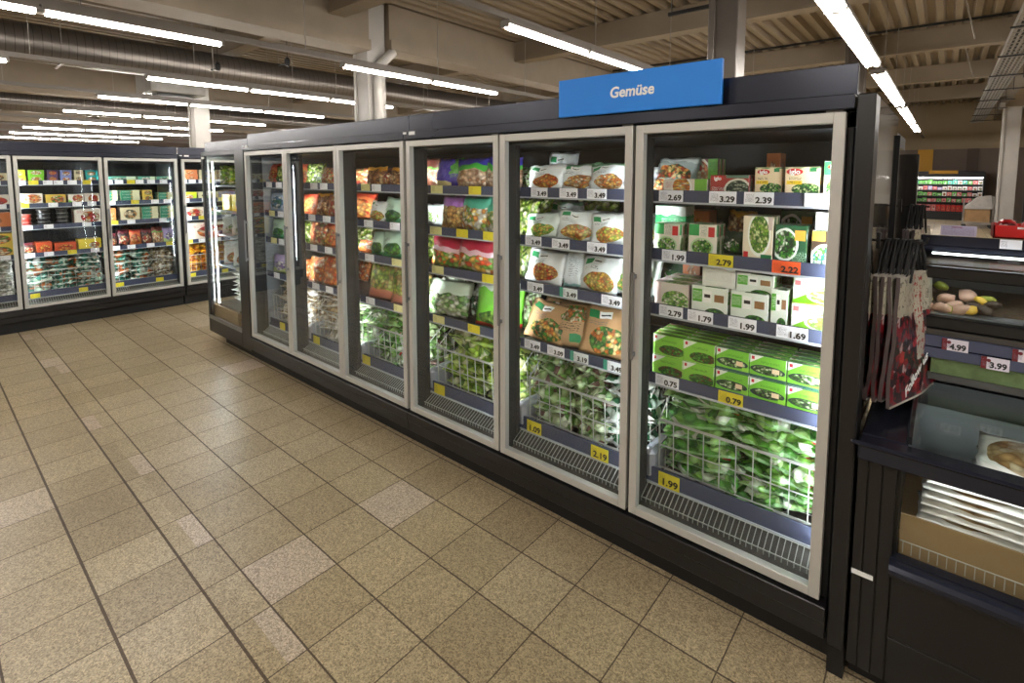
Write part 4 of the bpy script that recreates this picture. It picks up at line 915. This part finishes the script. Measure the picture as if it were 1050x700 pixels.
for (y0, ds), names in zip(FAR, (FARN[:3], FARN[3:])):
    for (xa, xb), dn in zip(ds, names):
        for ri, us in enumerate(([.08, .22, .38, .5, .66, .84], [.1, .42, .7, .88], [.12, .35, .8], [.12, .33, .6, .88], [.14, .7])):
            if dn == FARN[0]: us = [u for u in us if u > .6]
            for q, u in enumerate(us):
                kd = 'y' if (ri == 4 or (ri*7+q*3+k) % 4 == 0) else 'w'
                price_tag(FM(y0), xa-y0+(xb-xa)*u, .088 if ri < 4 else .0865, (RZS+[.35])[ri]+.004, kd, '', '%s price tag, %s from left, %s, %s' % (TW[kd], ORD[q], SH[ri]+' rail' if ri < 4 else 'lowest rail', dn), wd=.085)
        k += 1
# --- head unit goods, fronts facing left
HM = T(-2.97, 0, 0)
for ri, (key, kd, h, look) in enumerate((('sprout', bg, .2, 'lime green bag'), ('c_yellow', bx, .16, 'yellow box'), ('white_veg', bg, .18, 'white bag'), ('w_orange', bg, .24, 'white and red bag'))):
    for q in range(3):
        yy = .05+q*.25; fm = HM @ T(.13, yy+.11, 0) @ RZ(-PI/2)
        pl = '%s of the end freezer' % SH[ri]
        lk = look+[' nearest the flank glass', ' in the middle', ' furthest back'][q]
        for b in range(2):
            m = fm @ T(0, .02+b*.24, RZS[ri]+.0165)
            me = pouch(.22, h, .08, P[key], q, .014) if kd == bg else carton(.2, h, .2, P[key])
            o = link('food_bag' if kd == bg else 'food_box', me); o.matrix_basis = m @ (RX(-.1) if kd == bg else Matrix())
            tag(o, '%s, %s file, %s' % (lk, ['left', 'right'][b], pl), kd, 'goods in the end freezer')
for q in range(2):
    for L in range(7):
        me = pouch(.26, .24, .06, P['darkmix' if q else 'white_pile'], L % 5, .02)
        o = link('vegetable_bag', me); o.matrix_basis = HM @ T(.14+q*.24, .17+.02*(L % 2), .435+L*.045) @ RZ(rnd.uniform(-.2, .2)) @ RX(-PI/2)
        tag(o, 'white and green bag, %s from bottom of the %s pile, end freezer' % (ORD[L], ['left', 'right'][q]), 'bag', 'bags piled in the end freezer')
# --- link everything with its own label
from collections import defaultdict
by = defaultdict(list)
for it in ITEMS: by[it[0]].append(it)
for place, its in by.items():
    its.sort(key=lambda t: t[1])
    for n, (pl, x, m, me, look, cat, name, grp, kids) in enumerate(its):
        o = link(name, me); o.matrix_basis = m
        tag(o, '%s, %s from left, %s' % (look, ORD[n], pl), cat, 'goods on the '+pl)
        if kids: kids(o)

# ------------------------------------------------------------------ chest freezer with overhead cabinet, right
CX0, CX1 = 2.757, 4.95
r = thing('chest_freezer', 'low black chest freezer with glass front and glass lid at right', 'freezer', T(CX0, 0, 0))
W = CX1-CX0
s = MB().box(.0, W, .46, .50, .12, 1.0, 0).box(0, W, -.06, .5, .10, .30, 0).box(0, .10, -.06, .46, .30, .84, 0).box(.10, .115, -.04, .46, .34, .84, 0).box(.115, W, .44, .46, .3, .885, 1).box(.115, W, .44, .46, .886, .98, 0).box(.115, W, -.035, .44, .30, .34, 1)
s.build('tub', [M['black'], M['inner']], r)
MB().box(.0, .028, -.07, -.055, .10, .835).box(.031, .066, -.07, -.055, .10, .835).box(.069, .104, -.07, -.055, .10, .835).box(.107, W, -.07, -.055, .26, .47).box(.107, W, -.068, -.055, .10, .256).build('front_panels', M['black'], r, .0015)
MB().box(0, W, .02, .5, 0, .10).build('plinth', M['black2'], r)
s = MB()
for yy, zz, rr in ((-.078, .505, .028),): s.bar((.10, yy, zz), (W, yy, zz), rr, 0, 12)
s.box(.10, W, -.07, -.03, .48, .535); s.build('bumper', M['navy'], r)
MB().box(.10, W, -.04, -.032, .53, .845).build('front_glass', M['glass'], r)
MB().box(.0, W, -.105, -.03, .845, .905).box(-.02, W, -.115, -.10, .895, .91).box(.0, .125, -.03, .44, .86, .905).build('top_rail', M['navy'], r, .006)
MB().box(.13, W, -.028, -.012, .825, .84).build('led_strip', M['led_far'], r)
s = MB()
for k in range(90): s.bar((.13+k*.022, -.02, .535), (.13+k*.022, -.02, .575), .0018)
s.bar((.12, -.02, .575), (W, -.02, .575), .002); s.build('wire_fence', M['wire'], r)
MB().box(.12, W, -.015, -.008, .34, .665).build('inner_front_board', M['tan'], r)
s = MB(); g0, g1 = (-.02, .908), (.43, .985)
s.quad([(.125, *g0), (W, *g0), (W, *g1), (.125, *g1)]); s.quad([(.125, g0[0], g0[1]+.005), (.125, g1[0], g1[1]+.005), (W, g1[0], g1[1]+.005), (W, g0[0], g0[1]+.005)])
s.build('glass_lid', M['lidglass'], r)
MB().box(.125, .135, -.02, .44, .905, .93).build('lid_frame', M['black'], r)
MB().box(.0, .02, -.074, -.07, .43, .445).box(.02, .06, -.074, -.07, .43, .445).build('sticker', M['white'], r)
# trays of flat packs
P['tray'] = pack('clear_tray_pack', (224, 222, 214), [(206, 176, 130), (226, 206, 170), (190, 150, 100)], (.5, .5, .42, .4), 7, rough=.18, coat=.6, ring=(236, 234, 228), vary=.04)
for c, (xx, yy, n, z0) in enumerate(((.30, .11, 7, .60), (.58, .11, 6, .60), (.86, .11, 7, .60), (.44, .33, 6, .62), (.80, .33, 6, .60))):
    for L in range(n):
        me = pouch(.26, .20, .03, P['tray'], L % 4, .008); o = link('tray_pack', me)
        o.matrix_basis = T(CX0+xx+rnd.uniform(-.008, .008), yy-.09, z0+L*.027+.02) @ RZ(rnd.uniform(-.06, .06)) @ RX(-PI/2)
        tag(o, 'flat clear-wrapped pack, %s from bottom, %s pile in the chest freezer' % (ORD[L], ['front left', 'front middle', 'front right', 'rear left', 'rear right'][c]), 'pack', 'flat packs in the chest freezer')
o = link('tray_pack', pouch(.24, .18, .05, P['tray'], 2, .01)); o.matrix_basis = T(CX0+.42, .16, .80) @ RZ(-.06) @ RX(-1.15)
tag(o, 'single clear tray with brown food leaning against the rear wall of the chest', 'pack', 'flat packs in the chest freezer')
s = MB().box(.116, W-.02, 0, .43, .345, .60); o = s.build('cardboard_platform', M['cardboard']); o.matrix_basis = T(CX0, 0, 0); tag(o, 'brown cardboard base under the packs in the chest freezer', 'cardboard')

# overhead cabinet
OX0 = 2.862
r = thing('shelf_freezer', 'black overhead glass-front freezer standing above the rear of the chest', 'freezer', T(OX0, .42, 0))
W2 = CX1-OX0
MB().box(0, W2, 0.08, .62, .10, 1.2).box(0, W2, .56, .62, 1.2, 1.48).box(0, .03, 0, .62, 1.0, 1.43).build('casing', M['black'], r, .004)
MB().box(.03, W2, .02, .56, 1.235, 1.25).box(.03, W2, .54, .56, 1.25, 1.42).build('inner_tray', M['inner'], r)
MB().box(.36, .372, .03, .54, 1.25, 1.37).box(.9, .912, .03, .54, 1.25, 1.37).build('divider', M['inner'], r)
MB().box(.0, W2, -.03, .02, 1.20, 1.245).box(.0, W2, -.01, .03, 1.385, 1.43).build('door_frame', M['black'], r, .006)
MB().box(.03, W2, .004, .010, 1.245, 1.388).build('glass_pane', M['glass'], r)
MB().box(.0, W2, -.035, -.01, 1.178, 1.198).build('sill', M['deck'], r)
MB().box(-.005, W2, -.045, -.03, 1.135, 1.178).box(-.005, W2, -.050, -.03, 1.095, 1.133).build('price_rail', M['rail'], r, .002)
MB().box(.06, W2, -.02, .02, 1.03, 1.09).build('green_glass_strip', M['glassreflect'], r)
MB().box(.0, W2, -.025, .03, 1.005, 1.03).build('lower_trim', M['deck'], r)
s = MB(); s.quad([(.0, .0, 1.432), (W2, .0, 1.432), (W2, .17, 1.48), (.0, .17, 1.48)]); s.build('sloped_glass', M['lidglass'], r)
MB().box(.0, W2, .03, .56, 1.425, 1.435).build('inner_top', simple('brown_grey_top', rgb(84, 74, 62), .65), r)
MB().box(.04, W2, .035, .045, 1.395, 1.403).build('led_strip', M['vegled'], r)
MB().bar((.04, .15, 1.462), (W2, .15, 1.462), .004, 0, 8).build('led_tube', M['vegled'], r)
MB().box(.0, W2, .17, .62, 1.47, 1.49).box(0, W2, .17, .19, 1.49, 1.53).build('top_ledge', M['navy'], r, .003)
TM['h'] = tagmat('tag_white_heart', (222, 214, 224), corner=(110, 20, 34))
for px, py, tx, zz in ((980, 345, '4.99', 1.131), (1021, 364, '3.99', 1.090), (1054, 360, '', 1.131)):
    x = ony(px, py, .37).x
    o = price_tag(I4, x, .372 if zz > 1.12 else .366, zz, 'h', tx, 'white price tag%s on the overhead freezer rail, %s' % (' reading '+tx if tx else '', {'4.99': 'upper left', '3.99': 'lower right', '': 'at the picture edge'}[tx]), wd=.073, ht=.043, group='price tags on the overhead freezer')
    TMo = MB().lathe([(.006, 0), (.006, .001)], 10, -.022+.0, .0).lathe([(.006, 0), (.006, .001)], 10, -.013, .0)
    b = TMo.build('heart_mark', simple('dark_red_heart', rgb(110, 18, 34), .5), o); b.rotation_euler = (PI/2, 0, 0); b.location = (-.004, -.0018, .031)
# grilled vegetable pieces in the overhead tray
vm = [simple('vegetable_cream', rgb(206, 170, 150), .5, 0, .2, 30, .25), simple('vegetable_yellow', rgb(226, 190, 70), .45, 0, .2, 25, .2), simple('vegetable_green', rgb(150, 160, 60), .45, 0, .2, 25, .25), simple('vegetable_dark', rgb(60, 46, 34), .5, 0, .2, 30, .3)]
def lump(seed, m):
    bm = bmesh.new(); bmesh.ops.create_icosphere(bm, subdivisions=2, radius=1)
    for v in bm.verts:
        n_ = noise.noise(v.co*1.6+Vector((seed*3, 0, 0))); v.co = Vector((v.co.x*(1+.25*n_), v.co.y*(1+.2*n_), v.co.z*(.62+.15*n_)))
    me = bpy.data.meshes.new('vegetable_piece'); bm.to_mesh(me); bm.free(); me.materials.append(m)
    for p in me.polygons: p.use_smooth = True
    return me
LM = [[lump(k+10*j, m) for k in range(3)] for j, m in enumerate(vm)]
vn = ['cream round', 'yellow', 'green', 'charred dark']
spec = [(948, 305, 1), (956, 312, 3), (953, 296, 3), (965, 293, 2), (970, 306, 0), (962, 314, 3), (978, 314, 0), (992, 303, 0), (1000, 314, 3), (1007, 309, 1), (1014, 308, 2), (1018, 313, 3), (985, 318, 0), (995, 318, 1), (973, 317, 2), (1010, 318, 3), (950, 316, 0), (966, 319, 0)]
for q, (px, py, mi) in enumerate(spec):
    y = .62 - (py-290)*.0055
    p = ony(px, py, y); o = link('vegetable_piece', LM[mi][q % 3]); sz = .025 if mi != 0 else .031
    o.matrix_basis = T(p.x, y, max(1.25+sz*.55, min(p.z, 1.36))) @ RZ(q*.9) @ RX(.5) @ Matrix.Diagonal((sz, sz, sz, 1))
    tag(o, '%s grilled vegetable piece, %s from left in the overhead freezer tray' % (vn[mi], ORD[min(13, sorted(a[0] for a in spec).index(px))] if sorted(a[0] for a in spec).index(px) < 14 else 'near the right'), 'vegetable', 'grilled vegetable pieces behind the overhead glass')
s = MB().box(2.90, 3.215, .5, .96, 1.2515, 1.268); o = s.build('food_tray', simple('dark_food_bed', rgb(90, 76, 60), .5, 0, 0, 40, .4)); tag(o, 'tray heaped with grilled vegetables behind the overhead glass', 'tray')
# things on the ledge
p0 = ony(963, 255, .60); p1 = ony(1000, 257, .60)
r = thing('info_board', 'pale lilac printed notice standing on the ledge of the overhead freezer', 'notice', T((p0.x+p1.x)/2, .60, 1.532))
hb = max(.04, ony(980, 243, .60).z-1.532)
MB().box(-(p1.x-p0.x)/2, (p1.x-p0.x)/2, 0, .004, 0, hb).build('sheet', pack('notice_sheet', (184, 178, 204), bump=0, coat=.1, lines=((.06, .94, .1, .9, (110, 100, 150)),), rects=((.3, .6, .8, .9, (150, 80, 110)),)), r)
r = thing('display_tray', 'red display carton with round packs on the ledge at the right edge', 'display box', T(3.16, .60, 1.532))
MB().box(-.085, .2, -.0, .14, 0, .006).box(-.085, .2, 0, .004, 0, .05).box(-.085, -.08, 0, .14, 0, .05).box(-.085, .2, .136, .14, 0, .05).build('carton', M['red'], r)
MB().box(-.02, .2, -.002, .0, .038, .046).build('white_stripe', M['white'], r)
bp = pack('red_round_pack', (180, 24, 34), [(230, 220, 214), (120, 10, 20)], (.5, .6, .3, .16), 5, bump=.1)
for k in range(4):
    o = link('round_pack', MB().lathe([(.02, 0), (.031, .012), (.033, .03), (.026, .052), (.012, .062)], 16).mesh('round_pack', bp, smooth=True)) if k == 0 else link('round_pack', o.data)
    o.matrix_basis = T(3.16-.045+k*.068, .66, 1.54); tag(o, 'dark red round pack in the red display carton, %s from left' % ORD[k], 'pack', 'round packs in the red display carton')
price_tag(I4, 3.125, .588, 1.495, 'w', '', 'small white price tag below the red display carton', wd=.06, ht=.035, group='tag under the display')

# ------------------------------------------------------------------ shopping bags hanging on the end panel
def tote_mat():
    t = NT('tote_print'); U = t.coord('UV'); u, v, _ = t.sep(U)
    n1 = t.voro(U, 17, 1); a = t.sep(n1)[0]
    c = t.ramp(a, [(0, rgb(24, 21, 25)), (.26, rgb(120, 22, 32)), (.42, rgb(78, 68, 74)), (.58, rgb(160, 38, 42)), (.7, rgb(34, 30, 34)), (.92, rgb(170, 146, 146))], 'CONSTANT')
    n2 = t.noise(U, 24, 3); c = t.mix(t.math('GREATER_THAN', n2, .58), c, rgb(110, 20, 30))
    top = t.math('GREATER_THAN', t.math('ADD', v, t.math('MULTIPLY', t.math('SUBTRACT', t.noise(U, 3, 2), .5), .3)), .68)
    leaf = t.math('GREATER_THAN', t.math('SINE', t.math('MULTIPLY', t.math('ADD', u, t.math('MULTIPLY', t.noise(U, 5, 3), .9)), 60)), .86)
    cream = t.mix(leaf, rgb(172, 167, 150), rgb(104, 100, 90))
    c = t.mix(top, c, cream)
    strip = t.math('MULTIPLY', t.math('GREATER_THAN', u, .45), t.math('LESS_THAN', u, .62)); strip = t.math('MULTIPLY', strip, t.math('GREATER_THAN', v, .3))
    c = t.mix(strip, c, t.mix(t.math('GREATER_THAN', n2, .56), rgb(176, 170, 156), rgb(150, 46, 40)))
    hem = t.math('GREATER_THAN', t.math('ABSOLUTE', t.math('SUBTRACT', v, .5)), .482); c = t.mix(hem, c, rgb(176, 170, 160))
    return t.pbr(c, .4, 0, t.bump(t.noise(U, 9, 4), .3, .01), .2)
tm_ = tote_mat(); tblack = simple('tote_side_black', rgb(20, 17, 19), .5, 0, 0, 9, .2); them = simple('tote_edge_piping', rgb(96, 84, 84), .5)
def tote(pos, yaw, w, h, seed, flare=0, text=False, look='', group='shopping bags hanging by the end panel'):
    """bag hanging in a plane; local x across the face, z up, front face -y"""
    r = thing('tote_bag', look, 'shopping bag', T(*pos) @ RZ(yaw), group)
    s = MB(); nx, nz = 8, 12; V = {}
    def pt(i, j, side):
        u = i/nx; v = j/nz; edge = i in (0, nx) or j in (0, nz)
        fold = .008*math.sin(u*9+seed)*math.sin(v*5+seed)+.010*noise.noise(Vector((u*3, v*3, seed)))
        fl = flare*(1-v)**2*u
        th = .006*(1 if edge else 1+1.2*math.sin(PI*u)*math.sin(PI*v))
        return ((u-.5)*w*(1-.06*v)+.0, fold-fl+(-th if side == 0 else th), -h+v*h+.10*fl/(.1+1e-6)*0+flare*.55*u*(1-v)**2)
    for side in (0, 1):
        for i in range(nx):
            for j in range(nz):
                q = [pt(i, j, side), pt(i+1, j, side), pt(i+1, j+1, side), pt(i, j+1, side)]; uv = [(i/nx, j/nz), ((i+1)/nx, j/nz), ((i+1)/nx, (j+1)/nz), (i/nx, (j+1)/nz)]
                if side: q.reverse(); uv.reverse()
                s.quad(q, uv, 0)
    for j in range(nz):
        for i in (0, nx):
            q = [pt(i, j, 0), pt(i, j, 1), pt(i, j+1, 1), pt(i, j+1, 0)]
            if i: q.reverse()
            s.quad(q, None, 1)
    for i in range(nx): s.quad([pt(i, 0, 0), pt(i+1, 0, 0), pt(i+1, 0, 1), pt(i, 0, 1)], None, 2)
    s.build('body', [tm_, them, them], r, smooth=True)
    for side in (-1, 1):
        y_ = .007*side
        a, b = (-w*.22, y_, -.03), (w*.22, y_, -.03)
        MB().tube([a, (-w*.12, y_, .06), (-.015, y_*.5, .115), (.015, y_*.5, .115), (w*.12, y_, .06), b], .0055, 0, 6).build('handle', M['strap'], r)
    if text:
        lettering('Follow us', .05, M['white'], r, (-.17, -.04, -h*.9), 'LEFT', .001, .1, rot=(PI/2, -.42, 0), xs=1.25, label='white slanted lettering on the bag')
    return r
yaw = math.atan2(.40, .095)
for k in range(5):
    cx = 2.862-.021*(4-k); tote((cx, .30+.008*k, 1.415), yaw, .40-.01*(k % 2), .47 if k == 4 else .45, k*1.7, flare=.06 if k == 4 else .0, text=k == 4,
         look=['innermost red and black shopping bag, against the panel', 'second shopping bag from the panel, mostly its dark edge showing', 'middle shopping bag of the hanging bunch by the panel', 'shopping bag just behind the outermost printed one', 'outermost red, black and cream shopping bag with white lettering, face showing'][k])
r = thing('bag_hook', 'black peg on the end panel carrying the nearest shopping bags', 'hook', T(2.745, .31, 1.525))
MB().bar((0, 0, 0), (.145, 0, 0), .005, 0, 8).bar((.14, 0, 0), (.145, 0, .02), .005, 0, 8).build('peg', M['black2'], r); MB().box(.0, .006, -.02, .02, -.03, .03).build('back_plate', M['black2'], r)
for k in range(3):
    tote((2.80+.022*k, 1.28, 1.50), math.atan2(.36, .05), .34, .40, 4+k, 0, False, ['rear shopping bag nearest the panel, farther bunch', 'middle bag of the farther bunch, behind the near bags', 'outer red and cream bag of the farther bunch'][k], group='shopping bags in the farther bunch')
r = thing('bag_hook', 'black peg carrying the farther bunch of shopping bags', 'hook', T(2.752, 1.29, 1.61))
MB().bar((0, 0, 0), (.12, 0, 0), .005, 0, 8).build('peg', M['black2'], r); MB().box(.0, .006, -.02, .02, -.03, .03).build('back_plate', M['black2'], r)

# ------------------------------------------------------------------ distant produce wall
r = thing('produce_shelf', 'long lit open refrigerated shelf of produce along the distant wall', 'refrigerated shelf', T(-2.0, 24.3, 0))
L_ = 6.05
MB().box(0, L_, .9, 1.1, 0, 1.9).box(0, L_, -.05, .9, 1.66, 1.86).box(0, L_, -.05, .9, 0, .28).box(0, .05, 0, .9, 0, 1.8).box(L_-.05, L_, 0, .9, 0, 1.8).build('casing', M['black'], r)
MB().box(.05, L_-.05, .86, .9, .28, 1.66).build('back_liner', M['innerdark'], r)
for z, d in ((.30, 0), (.66, .12), (.90, .2), (1.13, .26), (1.36, .32)): MB().box(.05, L_-.05, d, .88, z-.02, z).box(.05, L_-.05, d-.01, d, z-.03, z+.03).build('shelf', M['black2'], r)
MB().box(.06, L_-.06, .02, .05, 1.63, 1.655).build('led_strip', emit('produce_led', (1, .97, .93, 1), 26), r)
P['pr0'] = pack('pack_teal', (90, 190, 170), [WH, (40, 130, 110)], (.5, .5, .3, .3), 6, bump=0)
P['pr1'] = pack('pack_white', (226, 222, 220), [RD, WH, G2], (.5, .5, .35, .3), 6, bump=0)
P['pr2'] = pack('pack_pink', (214, 120, 120), [WH, RD], (.5, .5, .3, .3), 6, bump=0)
P['pr3'] = pack('pack_green', (100, 180, 80), [WH, G1], (.5, .5, .3, .3), 6, bump=0)
P['pr4'] = pack('pack_red', (206, 40, 36), [(240, 120, 90), RD], (.5, .5, .3, .3), 6, bump=0)
P['pr5'] = pack('pack_lilac', (170, 160, 206), [WH], (.5, .5, .3, .3), 6, bump=0)
nm = {'pr0': 'teal pack', 'pr1': 'white pack', 'pr2': 'pink pack', 'pr3': 'green pack', 'pr4': 'red pack', 'pr5': 'lilac pack'}
rowk = [('pr4', 'pr4', 'pr4', 'pr2'), ('pr3', 'pr3', 'pr2', 'pr3'), ('pr3', 'pr1', 'pr1', 'pr2'), ('pr1', 'pr2', 'pr5', 'pr1'), ('pr3', 'pr0', 'pr1', 'pr2')]
for ri, (z, d) in enumerate(((.30, .0), (.66, .12), (.90, .2), (1.13, .26), (1.36, .32))):
    for k in range(14):
        xx = 1.93+k*.150; key = rowk[ri][rnd.randrange(4)]
        hh = rnd.uniform(.13, .19) if ri else .28
        me = carton(.13, round(hh, 2), .2, P[key]); o = link('produce_pack', me); o.matrix_basis = T(xx+.06, 24.3+d+.03, z+.001)
        tag(o, '%s, %s from left, %s of the distant produce wall' % (nm[key], ORD[k], ['bottom shelf', 'second shelf from bottom', 'middle shelf', 'fourth shelf from bottom', 'top shelf'][ri]), 'pack', 'packs on the distant produce wall')
o = MB().box(2.38, 3.25, 24.2, 24.22, 1.80, 1.93).build('department_sign', M['yellow']); tag(o, 'small yellow sign on top of the distant produce wall', 'sign')
# roll container
r = thing('roll_container', 'wire roll container with cardboard and grey cover beside the distant column', 'roll container', T(3.78, 21.0, 0))
s = MB()
for x_ in (-.36, .36):
    for y_ in (-.3, .3): s.bar((x_, y_, .12), (x_, y_, .95 if x_ < 0 else 1.05), .018, 0, 6)
for z_ in (.14, .2): s.bar((-.36, -.3, z_), (.36, -.3, z_), .016).bar((-.36, .3, z_), (.36, .3, z_), .016)
s.box(-.36, .36, -.3, .3, .14, .17); s.build('frame', M['galv'], r)
for x_ in (-.33, .33):
    for y_ in (-.26, .26): MB().bar((x_, y_-.02, .06), (x_, y_+.02, .06), .06, 0, 12).bar((x_, y_, .1), (x_, y_, .15), .02).build('caster', M['black2'], r)
o = MB().box(-.33, .3, -.28, .28, .171, .62).box(-.2, .2, -.3, -.28, .3, .4).build('cardboard_stack', M['cardboard'], bevel=.02); o.matrix_basis = T(3.78, 21.0, 0); tag(o, 'brown cardboard stacked in the distant roll container', 'cardboard')
s = MB(); s.quad([(-.36, -.33, .6), (.36, -.33, .62), (.3, -.1, 1.06), (-.05, -.1, 1.0)]); s.quad([(-.05, -.1, 1.0), (.3, -.1, 1.06), (.34, .32, .9), (-.34, .32, .66)])
s.quad([(-.36, -.33, .6), (-.05, -.1, 1.0), (-.34, .32, .66)]); s.quad([(.36, -.33, .62), (.34, .32, .9), (.3, -.1, 1.06)]); s.quad([(-.36, -.33, .6), (-.34, .32, .66), (.34, .32, .9), (.36, -.33, .62)])
o = s.build('dust_cover', M['greycloth']); o.matrix_basis = T(3.78, 21.0, .03); tag(o, 'grey sheet draped over the distant roll container', 'cover')
# beige board with lettering right of the distant column
r = thing('display_board', 'beige board with dark frame and lettering right of the distant column', 'board', T(4.78, 19.6, 0))
MB().box(0, 1.6, 0, .06, .12, 1.70).build('panel', simple('beige_panel', rgb(206, 196, 168), .5, 0, 0, 2, .06), r)
MB().box(-.05, 0, -.02, .08, 0, 1.75).box(1.6, 1.65, -.02, .08, 0, 1.75).box(0, 1.6, -.02, .08, 1.70, 1.75).build('frame', M['black2'], r)
lettering('oge', .42, M['ink'], r, (.04, -.004, 1.16), 'LEFT', .0)
# island counters further right so the aisle reads as a shop from the side
dup = [k for k, v in LABELS.items() if len(v) > 1]
print('DUPLICATE LABELS', len(dup), dup[:12], 'MAXWORDS', max(len(k.split()) for k in LABELS), [k for k in LABELS if len(k.split()) > 16][:6])
